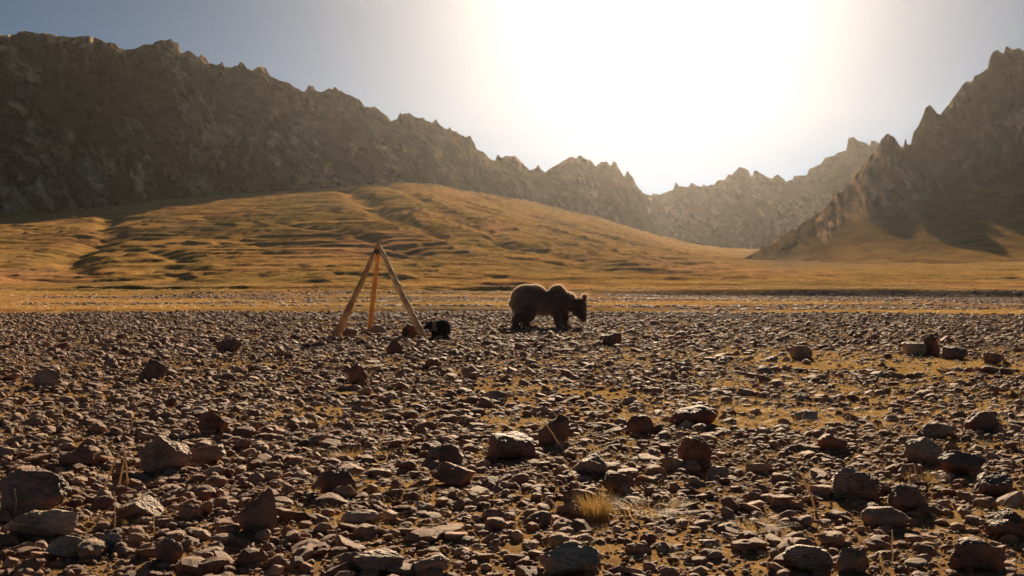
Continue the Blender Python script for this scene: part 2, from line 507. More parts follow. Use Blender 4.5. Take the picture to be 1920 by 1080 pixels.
# ------------------------------------------------------------------ mountains
SKY_L = [(-900,40),(-500,70),(-250,48),(-100,72),(0,65),(10,67),(30,65),(35,60),(50,59),(58,62),(90,62),(103,67),(142,70),(167,67),(172,71),(178,70),(183,74),(200,80),(217,82),(223,90),(233,93),(255,92),(267,84),(288,82),(295,76),(317,75),(320,75),(335,80),(338,95),(342,99),(350,94),(358,96),(363,102),(372,108),(378,102),(387,108),(390,117),(403,122),(413,120),(416,115),(421,126),(430,128),(447,122),(450,117),(457,119),(462,128),(472,133),(488,124),(497,127),(507,143),(517,147),(530,154),(535,153),(550,162),(567,171),(573,171),(578,160),(588,163),(595,173),(607,172),(617,166),(622,168),(627,163),(638,170),(648,176),(667,184),(675,186),(682,199),(693,202),(700,199),(713,207),(720,214),(727,217),(732,227),(743,224),(750,213),(760,214),(769,211),(778,220),(792,221),(800,228),(812,230),(817,224),(823,232),(833,242),(840,242),(843,238),(847,245),(855,247),(872,257),(882,254),(890,270),(893,279),(908,287),(918,297),(928,304),(933,291),(943,297),(948,292),(965,293),(972,298),(993,320),(1000,317),(1007,313),(1009,307),(1013,317),(1023,323),(1050,305),(1060,301),(1068,294),(1075,294),(1081,298),(1085,293),(1091,293),(1093,297),(1108,302),(1118,313),(1125,305),(1137,303),(1145,311),(1150,302),(1155,305),(1163,320),(1170,333),(1177,321),(1187,333),(1195,350),(1205,362),(1215,385),(1235,430),(1260,470)]
SKY_B = [(1020,420),(1060,400),(1100,385),(1150,375),(1180,368),(1205,363),(1222,366),(1225,360),(1227,365),(1240,365),(1262,355),(1267,341),(1273,350),(1290,351),(1295,344),(1300,344),(1307,350),(1317,350),(1320,344),(1323,349),(1338,347),(1347,337),(1360,337),(1365,327),(1372,329),(1388,313),(1402,319),(1408,329),(1412,329),(1414,320),(1423,322),(1438,333),(1448,336),(1457,327),(1467,334),(1473,340),(1487,338),(1488,329),(1513,329),(1517,318),(1528,312),(1540,307),(1548,295),(1562,293),(1572,286),(1587,283),(1591,258),(1600,257),(1608,265),(1620,267),(1630,273),(1633,264),(1642,265),(1660,280),(1720,270),(1800,285),(1900,270)]
SKY_R = [(1330,506),(1380,490),(1430,466),(1480,434),(1545,393),(1565,372),(1570,352),(1574,366),(1583,356),(1603,325),(1620,307),(1637,287),(1647,273),(1653,260),(1665,251),(1677,258),(1687,273),(1694,280),(1696,262),(1698,258),(1701,271),(1708,271),(1713,247),(1722,237),(1730,218),(1735,202),(1743,197),(1750,203),(1757,213),(1763,216),(1777,198),(1783,190),(1803,162),(1813,153),(1823,154),(1828,142),(1840,137),(1853,128),(1855,110),(1862,98),(1870,94),(1882,101),(1887,86),(1895,92),(1902,93),(1911,90),(1920,96),(1950,80),(1990,92),(2040,60),(2120,70),(2250,20),(2400,40),(2700,-20)]

def sm1(a, sig):
    k = np.arange(-int(3 * sig), int(3 * sig) + 1); w = np.exp(-k * k / (2.0 * sig * sig)); w /= w.sum()
    return np.convolve(np.pad(a, len(k) // 2, mode='edge'), w, 'valid')

def mountain(name, label, xs, skyl, foot, rows, seed, amp, talus, crag=1.0, jag=1.6, grass_top=0.16, side=1.0, pexp=0.85):
    """loft from a foot line to a crest line. foot: (xpx, depth, ypx, crest depth) rows.
    Relief is pushed along the line of sight distance so every buttress has true depth."""
    fx, fd, fy, cd = (np.array([r[i] for r in foot], float) for i in range(4))
    yc = np.interp(xs, [p[0] for p in skyl], [p[1] for p in skyl])
    DF = np.interp(xs, fx, fd); YF = np.interp(xs, fx, fy) + 26 + 7 * fbm(xs / 70, xs * 0 + 2, o=3, seed=seed + 50); DC = np.interp(xs, fx, cd)
    DF, YF, DC = sm1(DF, 20), sm1(YF, 12), sm1(DC, 20)
    yc = yc + jag * (fbm(xs / 5.0, xs * 0 + seed, o=3, seed=seed)) - 0.8 * np.abs(vn(xs / 3.1, xs * 0, seed=seed + 1))
    ycs = sm1(yc, 9)
    t = np.concatenate([np.linspace(0, 1, rows)]) [:, None]
    tail = sst(0.80, 1.0, t)
    Y_px = YF + (ycs - YF) * t + (yc - ycs) * tail
    X0 = np.repeat(xs[None], rows, 0)
    prof = t ** pexp
    D = DF + (DC - DF) * prof
    # relief in world-sized coordinates
    XX = (X0 - CX) / F * DC[None]; ZZ = (CY - Y_px) / F * D
    wx = XX + 26 * fbm(XX / 90, ZZ / 90, o=3, seed=seed + 2)
    lean = wx + 0.45 * ZZ
    big = ridged(lean / 120, ZZ / 210, o=2, seed=seed + 3)
    mid = ridged(lean / 44, ZZ / 75, o=3, seed=seed + 4)
    w2 = lean + 7 * fbm(XX / 18, ZZ / 22, o=2, seed=seed + 9)
    small = ridged(w2 / 13, ZZ / 30, o=4, seed=seed + 5, g=0.62)
    jx = lean + 9 * fbm(XX / 30, ZZ / 30, o=3, seed=seed + 15)
    wa, wa2, ia = worley(jx / 34, ZZ / 62 + 0.5 * vn(jx / 40, ZZ * 0, seed=seed), seed + 20)
    wb_, wb_2x, ib = worley((jx + 3 * fbm(XX / 9, ZZ / 9, o=2, seed=seed + 16)) / 13, ZZ / 27, seed + 30)
    wc_, wc2, ic = worley((jx + 2 * vn(XX / 4, ZZ / 4, seed=seed + 17)) / 5.2, ZZ / 9.5, seed + 40)
    crack = -0.55 * np.exp(-((wa2 - wa) / 0.10) ** 2) * ia - 0.30 * np.exp(-((wb_2x - wb_) / 0.12) ** 2)
    blocks = crack + 0.85 * (0.6 - wa + 0.5 * (ia - 0.5)) + 0.34 * (0.6 - wb_ + 0.6 * (ib - 0.5)) + 0.13 * (0.6 - wc_ + 0.6 * (ic - 0.5))
    tiny = fbm(w2 / 3.6, ZZ / 5.0, o=3, seed=seed + 6)
    ledge = ZZ / 17 + 1.4 * fbm(XX / 45, ZZ / 45, o=3, seed=seed + 7)
    ledge = (ledge - np.floor(ledge)); ledge = sst(0, 0.8, ledge) - ledge
    env = (0.35 + 0.65 * sst(0.05, 0.25, t)) * (1 - 0.35 * tail)
    rockm = sst(talus - 0.12, talus + 0.12, t + 0.16 * fbm(XX / 50, ZZ / 50, o=3, seed=seed + 8))
    loose = fbm(XX / 30, ZZ / 60, o=5, seed=seed + 10)
    upper_ = sst(0.55, 0.85, t) * (1 - sst(0.9, 0.97, t)) * 0.35
    turf_shade = (1 - rockm) + rockm * sst(-0.12, 0.12, fbm((XX + 0.5 * ZZ) / 34, ZZ / 46, o=5, seed=seed + 11, g=0.6) + upper_ - 0.05 - 0.30 * (big - 0.45) - 0.32 * (mid - 0.4) - 0.25 * (0.45 - wb_)) * 0.9  # dark turf tone also fills hollows, standing in for relief shade
    lowg = 1 - sst(0.02, grass_top, t + 0.12 * fbm((XX - side * 0.9 * ZZ) / 26, ZZ / 70, o=4, seed=seed + 19))
    relief = env * (1 if talus < 0.3 else 0.35 + 0.65 * sst(0.15, 0.5, t)) * amp * (1.0 * (big - 0.4) + crag * rockm * (0.42 * (mid - 0.4) + 0.42 * blocks + 0.06 * (small - 0.4) * (1.25 - turf_shade) + 0.055 * tiny + 0.22 * ledge) + 0.10 * loose)
    D2 = D - relief
    Xw = (X0 - CX) / F * D2
    Zw = CAM_H + (CY - Y_px) / F * D2
    V = [np.stack([Xw, D2, Zw], -1)]
    # the far side: the crest is a rounded edge, then falls away
    Xc, Dc2, Zc = Xw[-1], D2[-1], Zw[-1]
    for back, drop in ((3, 0.6), (9, 6), (30, 26), (90, 70), (260, 190)):
        n = 4 * fbm(xs / 12, xs * 0 + back, o=2, seed=seed + 12) * min(1, back / 20)
        V.append(np.stack([Xc * (Dc2 + back) / Dc2, Dc2 + back, Zc - drop + n], -1)[None])
    V = np.concatenate(V, 0)
    nr = V.shape[0]
    me = mesh_np(name, V.reshape(-1, 3), grid_faces(nr, len(xs)))
    add_attr(me, 'lowgrass', np.concatenate([np.clip(lowg, 0, 1), np.zeros((nr - rows, len(xs)))], 0).ravel())
    turf_and_shade = np.concatenate([np.clip(turf_shade, 0, 1), np.zeros((nr - rows, len(xs)))], 0)
    add_attr(me, 'turf_and_shade', turf_and_shade.ravel())
    rib = np.clip(0.46 + 0.45 * (ib - 0.5) + 0.40 * (ic - 0.5) + 0.30 * (ia - 0.5) + 0.35 * fbm(XX / 40, ZZ / 40, o=4, seed=seed + 18), 0, 1)
    add_attr(me, 'rib', np.concatenate([rib, np.full((nr - rows, len(xs)), 0.4)], 0).ravel())
    me.materials.append(M_ROCK)
    o = bpy.data.objects.new(name, me)
    return tag(link(o), label, kind='structure')

xs_l = np.concatenate([np.arange(-900, -40, 8.0), np.arange(-40, 1262, 1.9)])
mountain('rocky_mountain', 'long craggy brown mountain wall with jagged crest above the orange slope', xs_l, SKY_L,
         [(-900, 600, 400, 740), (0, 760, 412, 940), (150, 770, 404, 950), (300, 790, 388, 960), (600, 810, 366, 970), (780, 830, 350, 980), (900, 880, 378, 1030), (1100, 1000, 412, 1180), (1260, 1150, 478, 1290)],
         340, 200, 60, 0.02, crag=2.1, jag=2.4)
xs_b = np.arange(1020, 1900, 2.2)
mountain('distant_ridge', 'hazy serrated ridge closing the head of the valley', xs_b, SKY_B,
         [(1020, 1300, 470, 1480), (1300, 1300, 480, 1500), (1600, 1200, 480, 1420), (1900, 1150, 470, 1380)],
         150, 300, 46, 0.15, crag=1.8, jag=2.0)
xs_r = np.concatenate([np.arange(1330, 1960, 1.9), np.arange(1960, 2700, 8.0)])
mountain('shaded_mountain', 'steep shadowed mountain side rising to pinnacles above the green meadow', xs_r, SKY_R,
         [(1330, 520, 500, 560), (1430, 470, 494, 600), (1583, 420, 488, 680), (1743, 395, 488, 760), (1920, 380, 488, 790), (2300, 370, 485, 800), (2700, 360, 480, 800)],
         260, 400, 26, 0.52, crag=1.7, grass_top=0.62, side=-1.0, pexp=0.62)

# ------------------------------------------------------------------ rocks
def ico(sub):
    import bmesh
    bm = bmesh.new(); bmesh.ops.create_icosphere(bm, subdivisions=sub, radius=1.0)
    bm.verts.ensure_lookup_table()
    V = np.array([v.co[:] for v in bm.verts]); T = np.array([[v.index for v in f.verts] for f in bm.faces])
    bm.free()
    return V, T
ICO = {s: ico(s) for s in (1, 2, 3, 4, 5)}

def rock_verts(sub, seed, cuts=9, rough=0.10, depth=(0.45, 0.8), shape=(1, 1, 1), layers=0.0):
    r = np.random.default_rng(seed)
    V, T = ICO[sub]
    V = V.copy()
    off = r.uniform(-50, 50, 3)
    V *= (1 + 0.22 * fbm(V[:, 0] * 0.9 + off[0], V[:, 1] * 0.9 + off[1], V[:, 2] * 0.9 + off[2], o=2, seed=seed))[:, None]
    for _ in range(cuts):
        n = r.normal(size=3); n /= np.linalg.norm(n)
        d = r.uniform(*depth)
        k = V @ n
        over = np.maximum(k - d, 0)
        V -= (over * 0.94)[:, None] * n
    if rough > 0:
        s = 2.6
        nn = V / np.linalg.norm(V, axis=1, keepdims=True)
        q = fbm(V[:, 0] * s + off[1], V[:, 1] * s + off[2], V[:, 2] * s + off[0], o=4 if sub > 3 else 2, seed=seed + 5, g=0.6)
        V += nn * (rough * q)[:, None]
    if layers > 0:
        h = V[:, 2] * 7 + 0.8 * vn(V[:, 0] * 1.5, V[:, 1] * 1.5, seed=seed)
        f = np.abs((h - np.floor(h)) - 0.5) * 2
        nn = V.copy(); nn[:, 2] = 0
        V += nn * (layers * (0.5 - f))[:, None]
    V /= np.abs(V).max(0)
    V *= np.array(shape)
    return V, T

def rock_mesh(name, sub, seed, mat, smooth=False, **k):
    V, T = rock_verts(sub, seed, **k)
    me = mesh_np(name, V, T, smooth=smooth)
    me.materials.append(mat)
    return me

def at(px, py):
    """point of the terrace seen at this photo pixel"""
    Y = CAM_H * F / (py - CY)
    for _ in range(3):
        X = (px - CX) / F * Y
        Y = (CAM_H - land1(X, Y)) * F / (py - CY)
    return (px - CX) / F * Y, Y, land1((px - CX) / F * Y, Y)

# prominent rocks: px centre, px base, width, height, material, kind, rotation seed, label
HERO = [
 (290, 893, 112, 74, M_GREY, 'round', 'large weathered boulder beside the bent dry stalks'),
 (382, 872, 84, 38, M_GREY, 'slab', 'flat layered grey rock right of the large weathered boulder'),
 (38, 972, 150, 82, M_DARK, 'block', 'big dark square-cut rock above the pale yellowish slab'),
 (66, 1012, 128, 50, M_PALE, 'slab', 'pale yellowish slab lying below the dark square-cut rock'),
 (112, 1052, 76, 42, M_PALE, 'block', 'small pale tilted block below the yellowish slab'),
 (480, 998, 80, 82, M_DARK, 'peak', 'dark pointed upright rock standing in fine gravel'),
 (620, 934, 92, 54, M_DARK, 'block', 'brown wedge-shaped rock with flat shaded face and pale rim'),
 (198, 1036, 58, 40, M_BLUE, 'block', 'small bluish grey angular stone'),
 (312, 1058, 62, 46, M_DARK, 'round', 'dark rounded stone right of the bluish grey stone'),
 (252, 978, 82, 46, M_GREY, 'block', 'light-topped rock below the bent dry stalks'),
 (135, 878, 70, 40, M_DARK, 'block', 'dark rock left of the bent dry stalks'),
 (180, 868, 48, 24, M_PALE, 'slab', 'narrow white-topped stone left of the bent dry stalks'),
 (285, 714, 54, 42, M_DARK, 'peak', 'dark pointed rock standing on the far left gravel'),
 (72, 728, 66, 34, M_GREY, 'slab', 'grey slanted slab on the far left gravel'),
 (955, 866, 100, 62, M_DARK, 'block', 'broad dark broken block left of the tall dark rock'),
 (1042, 838, 68, 62, M_DARK, 'peak', 'tall dark rock crossed by a fallen stalk'),
 (1205, 818, 58, 44, M_RED, 'block', 'rust-brown block left of the long smooth rock'),
 (1307, 798, 92, 34, M_RED, 'long', 'long smooth reddish brown rock lying on its side'),
 (1302, 882, 70, 62, M_RED, 'round', 'dark upright boulder below the long smooth rock'),
 (1262, 886, 50, 34, M_GREY, 'round', 'smaller lighter rock leaning on the dark upright boulder'),
 (1112, 896, 78, 46, M_GREY, 'block', 'pale-topped block above the bushy grass tuft'),
 (1160, 924, 62, 38, M_RED, 'block', 'brown split block right above the bushy grass tuft'),
 (828, 874, 86, 42, M_DARK, 'block', 'dark low block above the brown flat-topped rock'),
 (842, 914, 92, 40, M_RED, 'block', 'brown flat-topped rock below the dark low block'),
 (1565, 848, 64, 34, M_RED, 'round', 'reddish brown oval rock on the right gravel'),
 (1612, 938, 104, 62, M_GREY, 'layer', 'layered brown boulder with stacked sheets'),
 (1714, 962, 76, 48, M_DARK, 'round', 'dark domed rock right of the layered boulder'),
 (1742, 872, 76, 48, M_PALE, 'round', 'pale weathered boulder left of the flat-topped dark slab'),
 (1814, 894, 94, 44, M_DARK, 'slab', 'flat-topped dark slab with a pale upper edge'),
 (1852, 812, 68, 42, M_DARK, 'block', 'dark square block near the right edge of the stones'),
 (1872, 936, 84, 52, M_DARK, 'block', 'dark rock below the flat-topped slab at the right edge'),
 (1772, 824, 64, 32, M_PALE, 'round', 'light rounded rock left of the dark square block'),
 (1662, 992, 96, 42, M_GREY, 'long', 'long grey rock with weathered top below the layered boulder'),
 (1064, 1084, 132, 56, M_PALE, 'slab', 'wide pale rock cut by the bottom edge in the middle'),
 (1528, 1080, 96, 46, M_GREY, 'layer', 'curved brown rock at the bottom edge left of the rounded stone'),
 (1606, 1078, 66, 50, M_GREY, 'round', 'rounded grey stone at the bottom edge'),
 (1838, 1076, 112, 60, M_DARK, 'block', 'large dark wedge rock at the bottom right'),
 (664, 724, 44, 42, M_RED, 'block', 'upright reddish brown rock in the left middle distance'),
 (808, 692, 36, 22, M_RED, 'round', 'small dark dome-shaped rock left of centre'),
 (424, 662, 46, 28, M_DARK, 'round', 'dark rounded rock far out left of the log tripod'),
 (1752, 668, 46, 44, M_RED, 'peak', 'reddish standing rock in the far right rock cluster'),
 (1722, 668, 54, 30, M_PALE, 'block', 'pale rock at the left end of the far right cluster'),
 (1795, 674, 60, 26, M_DARK, 'long', 'dark low rock at the right end of the far right cluster'),
 (1868, 684, 40, 28, M_DARK, 'block', 'small dark rock right of the far right cluster'),
 (1505, 676, 48, 28, M_GREY, 'block', 'knobbly grey-brown rock left of the far right cluster'),
 (1150, 648, 42, 26, M_DARK, 'round', 'dark rock on the gravel right of the large bear'),
 (768, 634, 34, 26, M_BROWNBLACK, 'round', 'dark brown hump-shaped rock behind the right tripod leg'),
 (740, 664, 46, 26, M_RED, 'peak', 'reddish rock with bright edge in front of the log tripod'),
 (703, 628, 38, 20, M_GREY, 'slab', 'pale slab hiding the foot of the middle tripod leg'),
 (655, 630, 30, 14, M_DARK, 'round', 'small dark stone beside the left tripod leg'),
 (395, 812, 62, 38, M_RED, 'block', 'orange-brown rock in the gravel above the flat layered rock'),
 (700, 1080, 120, 46, M_GREY, 'slab', 'grey flat rock at the bottom edge left of centre'),
 (930, 752, 46, 22, M_PALE, 'slab', 'pale low stone in the middle of the gravel'),
 (805, 1082, 80, 40, M_GREY, 'block', 'pale blocky rock at the bottom edge beside the grey flat rock'),
 (1905, 1010, 90, 50, M_DARK, 'round', 'dark green-grey rounded rock at the right edge'),
 (1510, 790, 60, 22, M_PALE, 'slab', 'light tilted slab above the reddish brown oval rock'),
 (1350, 900, 44, 26, M_GREY, 'layer', 'small grey layered stone right of the dark upright boulder'),
]
SHAPES = {'round': dict(cuts=12, depth=(0.62, 0.88), rough=0.16), 'slab': dict(cuts=13, depth=(0.5, 0.85), rough=0.13),
          'block': dict(cuts=12, depth=(0.48, 0.78), rough=0.12), 'peak': dict(cuts=12, depth=(0.5, 0.8), rough=0.13),
          'long': dict(cuts=10, depth=(0.6, 0.9), rough=0.10), 'layer': dict(cuts=10, depth=(0.55, 0.85), rough=0.11, layers=0.22)}
occupied = []
for i, (px, py, w, h, mat, kind, label) in enumerate(HERO):
    X, Y, Z = at(px, py)
    k = Y / F
    wr, hr = w * k / 2, h * k
    sub = 5 if w > 80 else 4
    V, T = rock_verts(sub, 900 + i, **SHAPES[kind])
    r = np.random.default_rng(500 + i)
    if kind == 'peak':
        f = 1 - 0.55 * np.clip((V[:, 2] + 1) / 2, 0, 1) ** 1.2
        V[:, 0] = V[:, 0] * f + 0.25 * V[:, 2] * r.uniform(-1, 1); V[:, 1] *= f
        V[:, 0] /= np.abs(V[:, 0]).max()
    th = r.uniform(-0.12, 0.12)
    dy = wr * r.uniform(0.7, 1.1)
    # sunk by a fifth of its height
    V = V * np.array([wr, dy, hr * 0.62])
    V[:, 2] += hr * 0.38
    c, s = math.cos(th), math.sin(th)
    V = V @ np.array([[c, 0, s], [0, 1, 0], [-s, 0, c]])
    me = mesh_np('boulder', V, T, smooth=False)
    me.materials.append(mat)
    o = bpy.data.objects.new('boulder', me)
    o.location = (X, Y + dy * 0.8, Z)
    tag(link(o), label, 'rock', 'prominent rocks on the gravel terrace')
    occupied.append((X, Y + dy * 0.8, wr * 0.9, dy * 0.9))
occ = np.array(occupied)

def clear_of(X, Y, f=0.8):
    ok = np.ones(len(X), bool)
    for (ox, oy, a, b) in occ:
        ok &= ((X - ox) / (a * f + 1e-6)) ** 2 + ((Y - oy) / (b * f + 1e-6)) ** 2 > 1
    return ok

# ---- scattered stones: sizes follow a power law, more crowded on the left and near
def scatter(n, y0, y1, smin, smax, alpha, seed, half=0.62):
    r = np.random.default_rng(seed)
    Y = np.sqrt(r.uniform(y0 ** 2, y1 ** 2, n)); X = r.uniform(-half, half, n) * (Y + 1.2)
    uu = r.uniform(0, 1, n)
    s = (smin ** -alpha + uu * (smax ** -alpha - smin ** -alpha)) ** (-1 / alpha)
    keep = r.uniform(0, 1, n) < np.clip(1.0 - 0.62 * grassiness(X, Y) + 0.55 * fbm(X / 2.2, Y / 2.2, o=3, seed=55) - 0.05, 0.10, 1)
    keep &= Y < edge_y(X) + 0.9 - 2.5 * r.uniform(0, 1, n) ** 2
    return X[keep], Y[keep], s[keep]
parts = [scatter(62000, 2.2, 8, 0.006, 0.04, 1.9, 1), scatter(70000, 8, 20, 0.010, 0.05, 2.1, 2), scatter(86000, 20, 49, 0.020, 0.09, 2.4, 3),
         scatter(4600, 2.2, 12, 0.022, 0.075, 2.1, 4), scatter(2400, 2.8, 11, 0.030, 0.066, 1.5, 7), scatter(2200, 11, 26, 0.045, 0.10, 2.0, 8), scatter(6500, 12, 45, 0.04, 0.12, 2.7, 5), scatter(12000, 36, 50, 0.03, 0.10, 1.8, 6)]
SXs = np.concatenate([p[0] for p in parts]); SYs = np.concatenate([p[1] for p in parts]); SSs = np.concatenate([p[2] for p in parts])
ok = clear_of(SXs, SYs)
SXs, SYs, SSs = SXs[ok], SYs[ok], SSs[ok]
SZs = land(SXs, SYs)
N = len(SXs)
r = np.random.default_rng(77)
asp = np.stack([r.uniform(0.75, 1.35, N), r.uniform(0.75, 1.35, N), r.uniform(0.32, 0.8, N)], 1)
rot = np.stack([r.normal(0, 0.22, N), r.normal(0, 0.22, N), r.uniform(0, 6.283, N)], 1)
SC = asp * SSs[:, None]
pos = np.stack([SXs, SYs, SZs + SC[:, 2] * 0.45], 1)

NV = 14
STONE_ME = [rock_mesh('stone', 2, 40 + i, M_STONE, smooth=False, cuts=9, depth=(0.5, 0.85), rough=0.09) for i in range(NV)]
FINE_ME = [rock_mesh('stone', 3, 70 + i, M_STONE, smooth=False, cuts=12, depth=(0.42, 0.82), rough=0.12) for i in range(NV)]
# the 300 stones that show largest are parts of the ground, one object each
infr = (np.abs(SXs) < SYs * 0.475) & (SYs > 3.75)
app = np.where(infr, SSs / SYs, 0)
big_idx = np.argsort(-app)[:300]
bigm = np.zeros(N, bool); bigm[big_idx] = True
for i in big_idx:
    o = bpy.data.objects.new('stone', FINE_ME[int(i) % NV])
    o.location = pos[i]; o.rotation_euler = rot[i]; o.scale = SC[i]
    link(o, ground)

def gn_scatter(name, P, R, Sc, meshes, parent=None, kind='stuff'):
    """one object whose geometry nodes place copies of the meshes at its own points"""
    me = bpy.data.meshes.new(name)
    me.vertices.add(len(P)); me.vertices.foreach_set('co', np.ascontiguousarray(P, dtype=np.float32).ravel())
    add_attr(me, 'rotv', R, 'FLOAT_VECTOR'); add_attr(me, 'scalev', Sc, 'FLOAT_VECTOR')
    add_attr(me, 'pick', np.arange(len(P)) % len(meshes), 'INT')
    o = bpy.data.objects.new(name, me)
    lib = bpy.data.collections.new(name + '_shapes')
    for k, m in enumerate(meshes):
        q = bpy.data.objects.new('%s_shape_%02d' % (name, k), m); lib.objects.link(q)
    ng = bpy.data.node_groups.new(name + '_scatter', 'GeometryNodeTree')
    ng.interface.new_socket('Geometry', in_out='INPUT', socket_type='NodeSocketGeometry')
    ng.interface.new_socket('Geometry', in_out='OUTPUT', socket_type='NodeSocketGeometry')
    gi = ng.nodes.new('NodeGroupInput'); go = ng.nodes.new('NodeGroupOutput')
    iop = ng.nodes.new('GeometryNodeInstanceOnPoints')
    ci = ng.nodes.new('GeometryNodeCollectionInfo')
    ci.inputs['Collection'].default_value = lib
    ci.inputs['Separate Children'].default_value = True
    ci.inputs['Reset Children'].default_value = True
    iop.inputs['Pick Instance'].default_value = True
    def na(nm, t):
        a = ng.nodes.new('GeometryNodeInputNamedAttribute'); a.data_type = t; a.inputs['Name'].default_value = nm
        return [s for s in a.outputs if s.enabled and s.name == 'Attribute'][0]
    ng.links.new(gi.outputs[0], iop.inputs['Points'])
    ng.links.new(ci.outputs[0], iop.inputs['Instance'])
    ng.links.new(na('pick', 'INT'), iop.inputs['Instance Index'])
    ng.links.new(na('rotv', 'FLOAT_VECTOR'), iop.inputs['Rotation'])
    ng.links.new(na('scalev', 'FLOAT_VECTOR'), iop.inputs['Scale'])
    ng.links.new(iop.outputs[0], go.inputs[0])
    md = o.modifiers.new('scatter', 'NODES'); md.node_group = ng
    link(o, parent)
    o['kind'] = kind
    return o
g = gn_scatter('gravel', pos[~bigm], rot[~bigm], SC[~bigm], STONE_ME, ground)
tag(g, 'broken brown gravel and small stones covering the terrace')

# ------------------------------------------------------------------ dry grass
def mat_straw(name, c1, c2):
    m, nt, b, out = new_mat(name)
    oi = nt.nodes.new('ShaderNodeObjectInfo')
    c = ramp(nt, oi.outputs['Random'], [(0.0, c1), (1.0, c2)])
    nt.links.new(c.outputs[0], b.inputs['Base Color'])
    b.inputs['Roughness'].default_value = 0.6
    tr = nt.nodes.new('ShaderNodeBsdfTranslucent')
    nt.links.new(c.outputs[0], tr.inputs['Color'])
    ms = nt.nodes.new('ShaderNodeMixShader'); ms.inputs[0].default_value = 0.4
    nt.links.new(b.outputs[0], ms.inputs[1]); nt.links.new(tr.outputs[0], ms.inputs[2])
    nt.links.new(ms.outputs[0], out.inputs['Surface'])
    return m
M_STRAW = mat_straw('dry_straw', (0.40, 0.25, 0.08), (0.58, 0.40, 0.16))
M_STALK = mat_straw('dead_stalk', (0.50, 0.36, 0.19), (0.66, 0.50, 0.30))

def blades(n, h, spread, width, seed, lean=0.5, segs=3):
    r = np.random.default_rng(seed)
    V, Fc = [], []
    for _ in range(n):
        a = r.uniform(0, 6.283); rr = spread * math.sqrt(r.uniform()) * 0.5
        b = np.array([rr * math.cos(a), rr * math.sin(a), -0.1 * h])
        a2 = a + r.normal(0, 0.6); hh = h * r.uniform(0.5, 1.0); L = lean * r.uniform(0.3, 1.5)
        side = np.array([-math.sin(a2 + 0.5), math.cos(a2 + 0.5), 0]) * width * r.uniform(0.6, 1.2)
        i0 = len(V)
        for k in range(segs + 1):
            t = k / segs
            p = b + np.array([math.cos(a2) * L * hh * t * t, math.sin(a2) * L * hh * t * t, hh * (t - 0.25 * L * t * t)])
            w = side * (1 - t * 0.85)
            V += [p - w, p + w]
        for k in range(segs):
            q = i0 + 2 * k
            Fc.append([q, q + 1, q + 3, q + 2])
    return np.array(V), np.array(Fc)

TUFT_ME = []
for i in range(8):
    V, Fc = blades(16, 1.0, 1.3, 0.035, 300 + i, lean=1.3)
    me = mesh_np('straw', V, Fc); me.materials.append(M_STRAW); TUFT_ME.append(me)
r = np.random.default_rng(31)
def straw_pts(n, y0, y1, thr, seed):
    r = np.random.default_rng(seed)
    Y = np.sqrt(r.uniform(y0 ** 2, y1 ** 2, n)); X = r.uniform(-0.56, 0.56, n) * (Y + 1)
    k = r.uniform(0, 1, n) < grassiness(X, Y) * thr + 0.16
    k &= clear_of(X, Y, 0.9)
    return X[k], Y[k]
q1 = straw_pts(9000, 3, 9, 0.9, 1); q2 = straw_pts(26000, 8, 24, 0.95, 2); q3 = straw_pts(6000, 22, 44, 0.7, 3)
gx = np.concatenate([q1[0], q2[0], q3[0]]); gy = np.concatenate([q1[1], q2[1], q3[1]])
hh = np.random.default_rng(5).uniform(0.018, 0.05, len(gx)) * np.where(gy > 22, 1.5, 1.0) * np.where((gx > 1) & (gy > 8), 1.35, 1.0)
gp = np.stack([gx, gy, land(gx, gy)], 1)
gr_ = np.stack([gx * 0, gx * 0, np.random.default_rng(6).uniform(0, 6.28, len(gx))], 1)
st = gn_scatter('dry_grass', gp, gr_, np.stack([hh, hh, hh], 1), TUFT_ME)
tag(st, 'sparse yellow dry grass growing between the stones', 'grass')
# low stones and tufts that roughen the edge of the terrace and the stream banks
V, Fc = blades(10, 1.0, 2.2, 0.10, 390, lean=0.9)
bm_ = mesh_np('turf_clump', V, Fc); bm_.materials.append(M_STRAW)
r = np.random.default_rng(8)
n = 9000
Y = np.sqrt(r.uniform(50 ** 2, 175 ** 2, n)); X = r.uniform(-0.52, 0.52, n) * Y
zz, bb = land(X, Y, True)
k = (bb < 0.35)
sc_ = r.uniform(0.10, 0.24, n)[k]
st2 = gn_scatter('meadow_grass', np.stack([X[k], Y[k], zz[k]], 1), np.stack([X[k] * 0, X[k] * 0, r.uniform(0, 6, k.sum())], 1), np.stack([sc_ * 1.5, sc_ * 1.5, sc_], 1), [bm_])
tag(st2, 'clumps of short ochre grass over the meadow beyond the stones', 'grass')
n = 9000
Y = r.uniform(70, 172, n); X = r.uniform(-0.5, 0.55, n) * Y
zz, bb = land(X, Y, True)
k = bb > 0.5
sc_ = r.uniform(0.05, 0.22, n)[k][:, None] * np.array([[1.2, 1.2, 0.6]])
st3 = gn_scatter('stream_gravel', np.stack([X[k], Y[k], zz[k]], 1), np.stack([X[k] * 0, X[k] * 0, r.uniform(0, 6, k.sum())], 1), sc_, STONE_ME[:6])
tag(st3, 'dark cobbles lying in the dry stream bed across the meadow', 'gravel')

